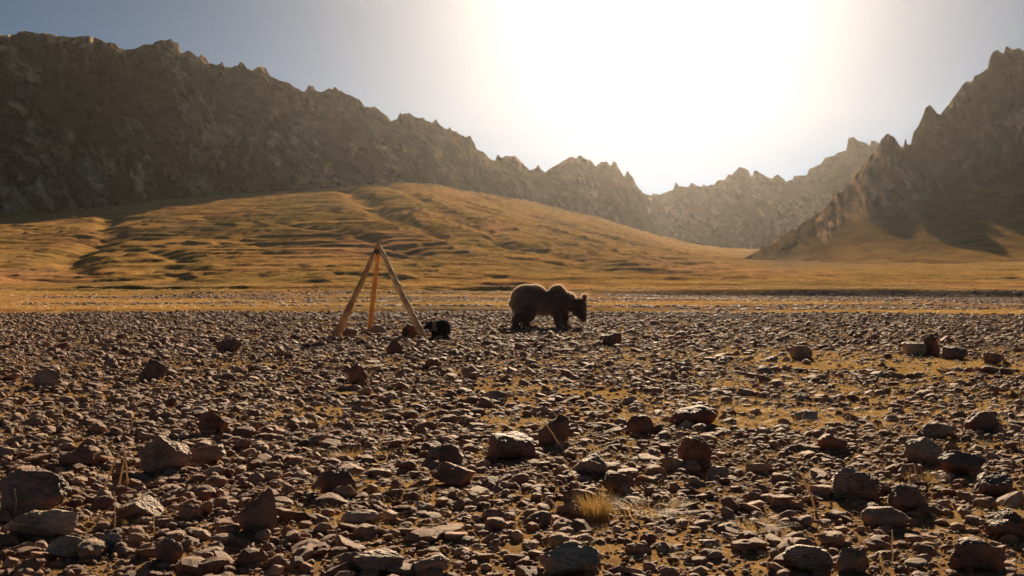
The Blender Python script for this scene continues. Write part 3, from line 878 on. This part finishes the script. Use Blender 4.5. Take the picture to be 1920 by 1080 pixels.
def tuft(px, py, wpx, hpx, label, n=90, seed=1, mat=M_STRAW, lean=0.5, wid=0.0016):
    X, Y, Z = at(px, py); k = Y / F
    V, Fc = blades(n, hpx * k * 1.15, wpx * k, wid, seed, lean=lean, segs=4)
    V = V * 1.0
    me = mesh_np('grass_tuft', V, Fc); me.materials.append(mat)
    o = bpy.data.objects.new('grass_tuft', me); o.location = (X, Y, Z)
    return tag(link(o), label, 'grass tuft', 'dry grass tufts among the stones')
tuft(1118, 972, 52, 60, 'bushy brown and yellow grass tuft below the pale-topped block', 420, 11, lean=0.45)
tuft(1210, 958, 150, 26, 'low spreading mat of golden grass right of the bushy tuft', 420, 12, lean=1.4)
tuft(650, 862, 52, 26, 'small golden grass clump above the brown wedge-shaped rock', 200, 13, lean=0.8)
tuft(1095, 860, 40, 18, 'thin golden grass clump above the pale-topped block', 60, 15, lean=0.9)
tuft(235, 985, 60, 24, 'orange withered clump left of the light-topped rock', 150, 16, lean=1.1)
tuft(1730, 905, 60, 26, 'greenish grass clump below the pale weathered boulder', 160, 17, lean=0.8)
tuft(505, 838, 70, 14, 'short yellow grass strip in the left middle gravel', 160, 18, lean=1.4)
tuft(1420, 990, 90, 20, 'yellow grass patch right of the golden mat', 200, 19, lean=1.3)

def tube(path, rad, sides=6):
    path = [Vector(p) for p in path]
    V, Fc = [], []
    n = len(path)
    for i, p in enumerate(path):
        d = (path[min(i + 1, n - 1)] - path[max(i - 1, 0)]).normalized()
        a = d.orthogonal().normalized() if i == 0 else (a - d * a.dot(d)).normalized()
        b = d.cross(a)
        rr = rad[i] if hasattr(rad, '__len__') else rad
        for k in range(sides):
            t = 2 * math.pi * k / sides
            V.append(p + (a * math.cos(t) + b * math.sin(t)) * rr)
    for i in range(n - 1):
        for k in range(sides):
            k2 = (k + 1) % sides
            Fc.append([i * sides + k, i * sides + k2, (i + 1) * sides + k2, (i + 1) * sides + k])
    return np.array([v[:] for v in V]), np.array(Fc)

def stalks(px, py, lines, label, rpx=1.1):
    """lines: polylines in pixels relative to the foot (dx, up)"""
    X, Y, Z = at(px, py); k = Y / F
    root = empty('dry_stalk', (X, Y, Z))
    tag(root, label, 'dry plant', 'dead stalks sticking out of the gravel')
    for j, ln in enumerate(lines):
        P = []
        r = np.random.default_rng(int(px) + j)
        for (a, b), (c, d) in zip(ln[:-1], ln[1:]):
            for t in np.linspace(0, 1, 5)[:-1]:
                P.append(((a + (c - a) * t + r.normal(0, 0.7)) * k, (j * 6 + r.normal(0, 1.0)) * k, (b + (d - b) * t) * k))
        P.append((ln[-1][0] * k, j * 6 * k, ln[-1][1] * k))
        rad = np.linspace(rpx * 1.35, rpx * 0.8, len(P)) * k
        V, Fc = tube(P, rad, 5)
        me = mesh_np('stem', V, Fc); me.materials.append(M_STALK)
        link(bpy.data.objects.new('stem', me), root)
    return root
stalks(225, 925, [[(-32, -5), (-18, 40), (-8, 65), (6, 72)], [(-8, -5), (2, 40), (6, 80)], [(11, -5), (9, 30), (6, 66), (4, 90)]], 'bent dry stalks leaning against the large weathered boulder', 1.5)
stalks(215, 1010, [[(0, -5), (1, 40), (-1, 88)]], 'single thin straw standing below the bent dry stalks', 1.1)
stalks(288, 1000, [[(0, -5), (1, 20), (0, 38)]], 'short straw standing right of the light-topped rock', 1.0)
stalks(1095, 925, [[(0, -5), (-14, 26), (-30, 48)]], 'curved straw leaning left above the bushy grass tuft', 1.2)
stalks(1050, 850, [[(14, -6), (-4, 22), (-24, 52)]], 'fallen straw lying across the tall dark rock', 1.2)
stalks(1530, 960, [[(4, -5), (-8, 24), (-16, 46), (-28, 72)]], 'brown leaning stalk left of the layered boulder', 1.9)
stalks(1700, 945, [[(10, -5), (-4, 20), (-16, 42)]], 'stalk lying over the dark domed rock', 1.3)
stalks(1705, 905, [[(0, -3), (1, 12), (2, 28)], [(12, -3), (13, 12), (12, 32)]], 'pair of pale short stems behind the dark domed rock', 1.3)
stalks(760, 845, [[(-6, -3), (6, 14), (22, 34)]], 'thin twig leaning right above the dark low block', 1.1)
stalks(1672, 1060, [[(0, -5), (1, 30), (0, 66)]], 'upright straw with a seed head above the bottom edge', 1.3)
stalks(34, 975, [[(-8, 0), (-3, 34), (-6, 58)]], 'pale straw in front of the dark square-cut rock', 1.2)
stalks(1830, 1060, [[(14, -4), (2, 20), (-8, 48)]], 'straw leaning on the dark wedge rock', 1.2)
r = np.random.default_rng(12)
for j in range(14):     # slender stems in the grassy strip on the right
    px, py = r.uniform(1480, 1880), r.uniform(735, 800)
    X, Y, Z = at(px, py); k = Y / F
    h = r.uniform(16, 34)
    h = h
    V, Fc = tube([(0, 0, -0.01), (r.normal(0, 2) * k, 0, h * 0.5 * k), (r.normal(0, 5) * k, r.normal(0, 3) * k, h * k)], [0.9 * k, 0.8 * k, 0.6 * k], 4)
    me = mesh_np('straw_stalk', V, Fc); me.materials.append(M_STALK)
    o = bpy.data.objects.new('straw_stalk', me); o.location = (X, Y, Z)
    tag(link(o), 'slender pale stem in the grassy strip on the right', 'dry plant', 'slender stems in the grassy strip')

# ------------------------------------------------------------------ log tripod
def mat_wood(name='peeled_log', stops=((0.3, (0.46, 0.20, 0.05)), (0.55, (0.66, 0.34, 0.09)), (0.75, (0.78, 0.48, 0.18)))):
    m, nt, b, out = new_mat(name)
    tcn = nt.nodes.new('ShaderNodeTexCoord')
    mp = nt.nodes.new('ShaderNodeMapping'); mp.inputs['Scale'].default_value = (9, 9, 1.2)
    nt.links.new(tcn.outputs['Object'], mp.inputs[0])
    n1 = nz(nt, 3.0, 5, 0.6, mp.outputs[0], 0.4); n2 = nz(nt, 2.2, 3, 0.6, tcn.outputs['Object'])
    c = ramp(nt, n1.outputs['Fac'], list(stops))
    c2 = ramp(nt, n2.outputs['Fac'], [(0.4, (0.65, 0.58, 0.52)), (0.6, (1.1, 1.1, 1.1))])
    nt.links.new(mixc(nt, 1.0, c.outputs[0], c2.outputs[0], 'MULTIPLY'), b.inputs['Base Color'])
    b.inputs['Roughness'].default_value = 0.30
    b.inputs['Specular IOR Level'].default_value = 0.7
    bump(nt, b, n1.outputs['Fac'], 0.3, 0.006)
    return m
M_WOOD = mat_wood()
M_WOOD_SUNLIT = mat_wood('sunlit_log_tint', ((0.3, (0.60, 0.31, 0.10)), (0.55, (0.82, 0.50, 0.19)), (0.75, (0.88, 0.64, 0.34))))  # paler copy of the wood, sunlight painted into the right log's colour
M_CUT, nt_, b_, _o = new_mat('cut_wood'); b_.inputs['Base Color'].default_value = (0.62, 0.50, 0.36, 1); b_.inputs['Roughness'].default_value = 0.7
n_ = nz(nt_, 40, 3); bump(nt_, b_, n_.outputs['Fac'], 0.3, 0.003)
M_ROPE, nt_, b_, _o = new_mat('old_rope'); b_.inputs['Base Color'].default_value = (0.14, 0.09, 0.05, 1); b_.inputs['Roughness'].default_value = 0.9
n_ = nz(nt_, 90, 2); bump(nt_, b_, n_.outputs['Fac'], 0.6, 0.004)

TD_ = 22.6
ax, az_ = (710 - CX) / F * TD_, CAM_H + (CY - 462) / F * TD_
tri_base = (ax, TD_, land1(ax, TD_))
tripod = empty('log_tripod', tri_base)
tag(tripod, 'tall tripod of three peeled orange-brown logs lashed together at the top', 'tripod')
def pole(foot, top, r0, r1, seed, ext=0.0, mat=None):
    r = np.random.default_rng(seed)
    f = Vector(foot); t = Vector(top); t = t + (t - f).normalized() * ext
    n = 26
    P, R = [], []
    bow = Vector((r.normal(0, 0.008), r.normal(0, 0.008), 0)); bow2 = Vector((r.normal(0, 0.004), r.normal(0, 0.004), 0))
    for i in range(n):
        s = i / (n - 1)
        p = f.lerp(t, s) + bow * math.sin(s * math.pi) + bow2 * math.sin(s * math.pi * 2.7) + Vector((r.normal(0, 0.0025), r.normal(0, 0.0025), 0))
        P.append(p - Vector(tri_base)); R.append((r0 + (r1 - r0) * s) * (1 + 0.05 * r.normal()))
    for kk in r.integers(3, n - 3, 5): R[kk] *= 1.14
    V, Fc = tube(P, R, 14)
    me = mesh_np('leg', V, Fc); me.materials.append(mat or M_WOOD)
    o = link(bpy.data.objects.new('leg', me), tripod)
    d = (P[-1] - P[-2]).normalized()
    cv, cf = tube([P[-1] - d * 0.004, P[-1] + d * 0.003], [R[-1] * 0.99, R[-1] * 0.93], 14)
    cc = len(cv)
    cv = np.vstack([cv, np.array((P[-1] + d * 0.004)[:])[None]])
    fan = np.array([[14 + k, 14 + (k + 1) % 14, cc, cc] for k in range(14)])
    import bmesh
    bm = bmesh.new()
    vs = [bm.verts.new(v) for v in cv]
    for q in cf: bm.faces.new([vs[i] for i in q])
    for q in fan: bm.faces.new([vs[q[0]], vs[q[1]], vs[q[2]]])
    m2 = bpy.data.meshes.new('cut_end'); bm.to_mesh(m2); bm.free(); m2.materials.append(M_CUT)
    link(bpy.data.objects.new('cut_end', m2), o)
    return o
def g3(px, Y, dz=-0.05): X = (px - CX) / F * Y; return (X, Y, land1(X, Y) + dz)
Yl, Yr, Ym = 22.0, 21.7, 24.6
pole(g3(626, Yl), (ax - 0.035, TD_ + 0.02, az_ - 0.01), 0.078, 0.040, 3, 0.03)
pole(g3(797, Yr), (ax + 0.02, TD_ - 0.05, az_ - 0.02), 0.070, 0.046, 4, 0.03, M_WOOD_SUNLIT)['label'] = 'right-hand log with sunlight painted into its paler colour'
pole(g3(693, Ym), (ax + 0.0, TD_ + 0.05, az_), 0.062, 0.036, 5, 0.14)
P = []
for i in range(90):
    t = i / 89; a = t * 2 * math.pi * 6
    P.append((0.0 + math.cos(a) * (0.088 + 0.03 * (1 - t)), 0.0 + math.sin(a) * (0.10 + 0.02 * (1 - t)), az_ - tri_base[2] - 0.15 + 0.085 * t + 0.006 * math.sin(a * 2.3)))
V, Fc = tube(P, 0.009, 6)
me = mesh_np('rope_lashing', V, Fc); me.materials.append(M_ROPE)
link(bpy.data.objects.new('rope_lashing', me), tripod)

# ------------------------------------------------------------------ bears
def mat_fur(name, dark, light, scale_n=3.0, tr=0.0):
    m, nt, b, out = new_mat(name)
    tcn = nt.nodes.new('ShaderNodeTexCoord')
    n1 = nz(nt, scale_n, 4, 0.6, tcn.outputs['Object'])
    c = ramp(nt, n1.outputs['Fac'], [(0.35, dark), (0.7, light)])
    nt.links.new(c.outputs[0], b.inputs['Base Color'])
    b.inputs['Roughness'].default_value = 0.85
    b.inputs['Specular IOR Level'].default_value = 0.2
    b.inputs['Sheen Weight'].default_value = 0.3
    n2 = nz(nt, 60, 3, 0.6, tcn.outputs['Object'])
    bump(nt, b, n2.outputs['Fac'], 0.5, 0.02)
    if tr:
        t = nt.nodes.new('ShaderNodeBsdfTranslucent'); nt.links.new(c.outputs[0], t.inputs['Color'])
        ms = nt.nodes.new('ShaderNodeMixShader'); ms.inputs[0].default_value = tr
        nt.links.new(b.outputs[0], ms.inputs[1]); nt.links.new(t.outputs[0], ms.inputs[2])
        nt.links.new(ms.outputs[0], out.inputs['Surface'])
    return m
M_BSKIN = mat_fur('bear_coat', (0.055, 0.038, 0.032), (0.10, 0.07, 0.056))
M_BFUR = mat_fur('bear_guard_hair', (0.30, 0.235, 0.205), (0.46, 0.37, 0.32), tr=0.5)
M_BDARK = mat_fur('bear_dark_hair', (0.05, 0.034, 0.028), (0.10, 0.068, 0.055), tr=0.4)
M_BPALE = mat_fur('bear_pale_rim_hair', (0.60, 0.45, 0.33), (0.80, 0.66, 0.52), tr=0.7)  # pale upper coat, lightened further to paint the sun's rim light
M_CSKIN = mat_fur('cub_coat', (0.012, 0.010, 0.010), (0.028, 0.020, 0.017))
M_CFUR = mat_fur('cub_hair', (0.03, 0.022, 0.018), (0.07, 0.05, 0.04), tr=0.4)
M_CPALE = mat_fur('cub_collar_hair', (0.50, 0.42, 0.34), (0.70, 0.60, 0.50), tr=0.3)
M_NOSE, nt_, b_, _o = new_mat('bear_nose'); b_.inputs['Base Color'].default_value = (0.012, 0.01, 0.01, 1); b_.inputs['Roughness'].default_value = 0.35
M_EYE, nt_, b_, _o = new_mat('bear_eye'); b_.inputs['Base Color'].default_value = (0.01, 0.007, 0.005, 1); b_.inputs['Roughness'].default_value = 0.12
M_CLAW, nt_, b_, _o = new_mat('bear_claw'); b_.inputs['Base Color'].default_value = (0.20, 0.16, 0.12, 1); b_.inputs['Roughness'].default_value = 0.5

def fuse(name, ells, caps, voxel, mat, smooth_it=6):
    """one continuous skin wrapped round overlapping muscle masses"""
    import bmesh
    bm = bmesh.new()
    for (c, rr, *rt) in ells:
        M = Matrix.Translation(c)
        if rt: M = M @ Matrix.Rotation(rt[0][0], 4, 'X') @ Matrix.Rotation(rt[0][1], 4, 'Y') @ Matrix.Rotation(rt[0][2], 4, 'Z')
        bmesh.ops.create_icosphere(bm, subdivisions=3, radius=1.0, matrix=M @ Matrix.Diagonal((*rr, 1)))
    for pts in caps:
        for (a, ra), (b, rb) in zip(pts[:-1], pts[1:]):
            a, b = Vector(a), Vector(b)
            n = max(3, int((b - a).length / (0.25 * min(ra, rb))))
            for i in range(n + 1):
                t = i / n
                bmesh.ops.create_icosphere(bm, subdivisions=2, radius=ra + (rb - ra) * t, matrix=Matrix.Translation(a.lerp(b, t)))
    me = bpy.data.meshes.new(name + '_raw'); bm.to_mesh(me); bm.free()
    tmp = bpy.data.objects.new(name + '_raw', me); COL.objects.link(tmp)
    md = tmp.modifiers.new('r', 'REMESH'); md.mode = 'VOXEL'; md.voxel_size = voxel
    ms = tmp.modifiers.new('s', 'SMOOTH'); ms.factor = 0.5; ms.iterations = smooth_it
    dg = bpy.context.evaluated_depsgraph_get(); dg.update()
    out = bpy.data.meshes.new_from_object(tmp.evaluated_get(dg)); out.name = name
    bpy.data.objects.remove(tmp)
    out.materials.clear(); out.materials.append(mat)
    out.polygons.foreach_set('use_smooth', np.ones(len(out.polygons), bool))
    return out

def fur_mesh(body, n, length, width, flow, seed, mat, where=None, name='fur'):
    r = np.random.default_rng(seed)
    nv = len(body.vertices)
    co = np.empty(nv * 3, np.float32); body.vertices.foreach_get('co', co); co = co.reshape(-1, 3)
    no = np.empty(nv * 3, np.float32); body.vertices.foreach_get('normal', no); no = no.reshape(-1, 3)
    idx = np.arange(nv)
    if where is not None: idx = idx[where(co)]
    idx = r.choice(idx, n)
    P = co[idx] + r.normal(0, 0.006, (n, 3)) ; Nn = no[idx]
    fl = np.array(flow)[None] + r.normal(0, 0.35, (n, 3))
    fl -= (fl * Nn).sum(1, keepdims=True) * Nn
    L = length * r.uniform(0.6, 1.25, (n, 1)) * np.clip(0.45 + co[idx, 2:3] * 0.9, 0.35, 1.1)
    d1 = Nn * 0.75 + fl * 0.5; d1 /= np.linalg.norm(d1, axis=1, keepdims=True)
    d2 = Nn * 0.35 + fl * 0.9 + np.array([0, 0, -0.25]); d2 /= np.linalg.norm(d2, axis=1, keepdims=True)
    side = np.cross(d1, r.normal(0, 1, (n, 3))); side /= np.linalg.norm(side, axis=1, keepdims=True)
    w = width * r.uniform(0.6, 1.3, (n, 1))
    A = P - Nn * 0.006
    V = np.stack([A - side * w, A + side * w, A + d1 * L * 0.55 + side * w * 0.7, A + d1 * L * 0.55 - side * w * 0.7, A + d1 * L * 0.55 + d2 * L * 0.5], 1).reshape(-1, 3)
    b = np.arange(n)[:, None] * 5
    Fq = np.concatenate([b + np.array([[0, 1, 2, 3]])], 0)
    Ft = b + np.array([[3, 2, 4, 4]])
    tris = np.concatenate([Fq[:, [0, 1, 2]], Fq[:, [0, 2, 3]], Ft[:, :3]], 0)
    me = mesh_np(name, V, tris); me.materials.append(mat)
    return me

def blob(name, c, rr, mat, parent, sub=2):
    V, T = ICO[sub]
    me = mesh_np(name, V * np.array(rr) + np.array(c), T); me.materials.append(mat)
    return link(bpy.data.objects.new(name, me), parent)

# adult: walking right, head low and turned a little to the camera; metres from the point under its chest
BD = F * CAM_H / (616 - CY)
bx = (1030 - CX) / F * BD
bear = empty('brown_bear', (bx, BD, land1(bx, BD) - 0.01))
tag(bear, 'large brown bear walking right with head lowered, back rimmed by sunlight', 'bear')
ells = [
 ((-0.56, 0, 0.71), (0.36, 0.29, 0.34)), ((-0.40, 0, 0.72), (0.36, 0.29, 0.33)), ((-0.70, 0, 0.60), (0.23, 0.25, 0.28)),
 ((-0.12, 0, 0.615), (0.46, 0.28, 0.285)), ((0.14, 0, 0.60), (0.30, 0.27, 0.29)),
 ((0.20, 0, 0.79), (0.20, 0.16, 0.26)), ((0.03, 0, 0.68), (0.22, 0.20, 0.235)), ((0.24, 0, 0.62), (0.24, 0.26, 0.30)),
 ((0.40, -0.01, 0.68), (0.22, 0.19, 0.20)), ((0.50, -0.04, 0.60), (0.19, 0.17, 0.17)),
 ((0.71, -0.15, 0.58), (0.185, 0.16, 0.16)), ((0.72, -0.16, 0.46), (0.185, 0.15, 0.16)),
 ((-0.52, -0.17, 0.50), (0.24, 0.13, 0.26)), ((-0.50, 0.17, 0.50), (0.22, 0.13, 0.25)),
 ((0.26, -0.16, 0.50), (0.15, 0.12, 0.24)), ((0.30, 0.16, 0.50), (0.15, 0.12, 0.24)),
 ((0.565, -0.20, 0.765), (0.055, 0.030, 0.075)), ((0.865, -0.18, 0.765), (0.055, 0.030, 0.075)),
]
caps = [
 [((-0.62, -0.17, 0.45), 0.19), ((-0.72, -0.17, 0.30), 0.135), ((-0.84, -0.17, 0.20), 0.095), ((-0.84, -0.17, 0.09), 0.082)],
 [((-0.88, -0.17, 0.055), 0.055), ((-0.74, -0.19, 0.045), 0.055)],
 [((-0.48, 0.17, 0.46), 0.18), ((-0.48, 0.17, 0.30), 0.13), ((-0.60, 0.17, 0.18), 0.095), ((-0.58, 0.17, 0.08), 0.082)],
 [((-0.62, 0.17, 0.055), 0.055), ((-0.48, 0.17, 0.045), 0.055)],
 [((0.24, -0.17, 0.50), 0.15), ((0.20, -0.17, 0.28), 0.115), ((0.23, -0.17, 0.09), 0.090)],
 [((0.23, -0.17, 0.05), 0.06), ((0.34, -0.19, 0.045), 0.056)],
 [((0.32, 0.17, 0.50), 0.15), ((0.38, 0.17, 0.28), 0.115), ((0.36, 0.17, 0.09), 0.090)],
 [((0.36, 0.17, 0.05), 0.06), ((0.47, 0.16, 0.045), 0.056)],
 [((0.74, -0.22, 0.46), 0.125), ((0.79, -0.32, 0.34), 0.105), ((0.82, -0.37, 0.255), 0.082)],
 [((-0.88, 0.0, 0.66), 0.06), ((-0.95, 0.0, 0.60), 0.035)],
]
bm_me = fuse('body', ells, caps, 0.022, M_BSKIN)
body = link(bpy.data.objects.new('body', bm_me), bear)
def dark_part(c):
    w = 0.07 * fbm(c[:, 0] * 9, c[:, 2] * 9 + c[:, 1] * 5, o=3, seed=3) + np.random.default_rng(4).normal(0, 0.045, len(c))
    return (c[:, 2] + w < np.interp(c[:, 0], [-0.9, -0.6, -0.3, 0.0, 0.1, 0.25, 0.45], [0.42, 0.44, 0.30, 0.28, 0.46, 0.55, 0.40])) | (c[:, 0] + w > 0.50)
fur = link(bpy.data.objects.new('fur', fur_mesh(bm_me, 20000, 0.062, 0.0032, (-0.8, 0, -0.5), 3, M_BFUR, where=lambda c: ~dark_part(c))), bear)
dkf = link(bpy.data.objects.new('dark_leg_and_head_hair', fur_mesh(bm_me, 14000, 0.050, 0.0028, (-0.5, 0, -0.7), 13, M_BDARK, where=dark_part)), bear)
dkf['kind'] = 'stuff'; dkf['label'] = 'darker hair on the legs and head'
fur['kind'] = 'stuff'
_no = {}
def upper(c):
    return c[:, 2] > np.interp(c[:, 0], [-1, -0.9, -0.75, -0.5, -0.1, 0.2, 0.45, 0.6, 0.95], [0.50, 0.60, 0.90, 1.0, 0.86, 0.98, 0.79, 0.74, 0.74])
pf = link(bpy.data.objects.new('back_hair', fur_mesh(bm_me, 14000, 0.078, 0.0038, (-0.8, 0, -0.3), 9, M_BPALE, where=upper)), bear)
pf['kind'] = 'stuff'; pf['label'] = 'pale hair along the back and rump, lightened to paint the sun rim'
blob('nose', (0.835, -0.448, 0.265), (0.030, 0.020, 0.022), M_NOSE, bear)
blob('eye', (0.67, -0.315, 0.50), (0.013, 0.011, 0.013), M_EYE, bear)
blob('eye', (0.835, -0.300, 0.49), (0.013, 0.011, 0.013), M_EYE, bear)
for (fx_, fy_) in ((-0.69, -0.19), (-0.43, 0.17), (0.39, -0.19), (0.52, 0.16)):
    V, T = [], []
    for k in range(5):
        v, f = tube([(fx_, fy_ - 0.04 + 0.02 * k, 0.045), (fx_ + 0.035, fy_ - 0.042 + 0.021 * k, 0.035), (fx_ + 0.055, fy_ - 0.043 + 0.0215 * k, 0.012)], [0.007, 0.006, 0.001], 6)
        T.append(f + sum(len(q) for q in V)); V.append(v)
    me = mesh_np('claws', np.vstack(V), np.vstack(T)); me.materials.append(M_CLAW)
    link(bpy.data.objects.new('claws', me), bear)

# cub beside the tripod leg, seen from the side, nose towards the tripod
CD = F * CAM_H / (636 - CY)
cx_ = (822 - CX) / F * CD
cub = empty('bear_cub', (cx_, CD, land1(cx_, CD) - 0.01))
cub.scale = (1.22, 1.1, 1.04)
tag(cub, 'small black bear cub with pale collar patch beside the right tripod leg', 'bear cub')
ells = [((0.07, 0, 0.25), (0.125, 0.115, 0.135)), ((-0.02, 0, 0.25), (0.13, 0.11, 0.12)), ((0.10, 0, 0.20), (0.10, 0.11, 0.13)),
        ((-0.10, -0.02, 0.27), (0.085, 0.085, 0.09)), ((-0.145, -0.06, 0.265), (0.068, 0.062, 0.066)),
        ((-0.13, -0.02, 0.345), (0.020, 0.012, 0.025)), ((-0.185, -0.075, 0.335), (0.020, 0.012, 0.025))]
caps = [[((-0.06, -0.07, 0.20), 0.055), ((-0.07, -0.07, 0.11), 0.042), ((-0.06, -0.07, 0.03), 0.034)], [((-0.06, -0.07, 0.022), 0.03), ((-0.10, -0.075, 0.020), 0.027)],
        [((-0.03, 0.07, 0.20), 0.055), ((-0.01, 0.07, 0.11), 0.042), ((-0.02, 0.07, 0.03), 0.034)], [((-0.02, 0.07, 0.022), 0.03), ((-0.06, 0.07, 0.020), 0.027)],
        [((0.11, -0.07, 0.18), 0.065), ((0.10, -0.07, 0.11), 0.046), ((0.14, -0.07, 0.07), 0.036), ((0.13, -0.07, 0.03), 0.032)], [((0.13, -0.07, 0.022), 0.03), ((0.09, -0.075, 0.02), 0.027)],
        [((0.10, 0.07, 0.18), 0.065), ((0.08, 0.07, 0.11), 0.046), ((0.11, 0.07, 0.07), 0.036), ((0.10, 0.07, 0.03), 0.032)], [((0.10, 0.07, 0.022), 0.03), ((0.06, 0.075, 0.02), 0.027)],
        [((-0.175, -0.095, 0.25), 0.040), ((-0.205, -0.125, 0.225), 0.028)]]
cm = fuse('body', ells, caps, 0.010, M_CSKIN, 4)
link(bpy.data.objects.new('body', cm), cub)
cf_ = link(bpy.data.objects.new('fur', fur_mesh(cm, 6000, 0.030, 0.0016, (0.8, 0, -0.5), 5, M_CFUR)), cub); cf_['kind'] = 'stuff'
cf_ = link(bpy.data.objects.new('collar_patch', fur_mesh(cm, 2600, 0.036, 0.0028, (0.2, 0, -0.9), 6, M_CPALE, where=lambda c: (np.abs(c[:, 0] + 0.055 + 0.1 * (c[:, 2] - 0.25)) < 0.026) & (c[:, 1] < 0.02) & (c[:, 2] > 0.19) & (c[:, 2] < 0.35))), cub)
cf_['kind'] = 'stuff'; cf_['label'] = 'pale collar patch on the shoulder'
blob('nose', (-0.217, -0.150, 0.232), (0.010, 0.008, 0.008), M_NOSE, cub)
blob('eye', (-0.165, -0.124, 0.278), (0.006, 0.005, 0.006), M_EYE, cub)
blob('eye', (-0.205, -0.098, 0.278), (0.006, 0.005, 0.006), M_EYE, cub)

# ------------------------------------------------------------------ haze
HAZE = 0.000025
if HAZE > 0:
    import bmesh
    bm = bmesh.new(); bmesh.ops.create_cube(bm, size=1.0)
    hm_ = bpy.data.meshes.new('haze'); bm.to_mesh(hm_); bm.free()
    mh = bpy.data.materials.new('haze_air'); mh.use_nodes = True; nt = mh.node_tree; nt.nodes.clear()
    oo = nt.nodes.new('ShaderNodeOutputMaterial'); pv = nt.nodes.new('ShaderNodeVolumePrincipled')
    pv.inputs['Color'].default_value = (0.95, 0.93, 0.92, 1); pv.inputs['Density'].default_value = HAZE
    pv.inputs['Anisotropy'].default_value = 0.84
    nt.links.new(pv.outputs[0], oo.inputs['Volume'])
    hm_.materials.append(mh)
    hz = bpy.data.objects.new('haze', hm_)
    zlo, zhi = -3.0, 420.0
    hz.scale = (4800, 2600, zhi - zlo); hz.location = (0, 1250, (zhi + zlo) / 2)
    hz['kind'] = 'stuff'
    link(hz)
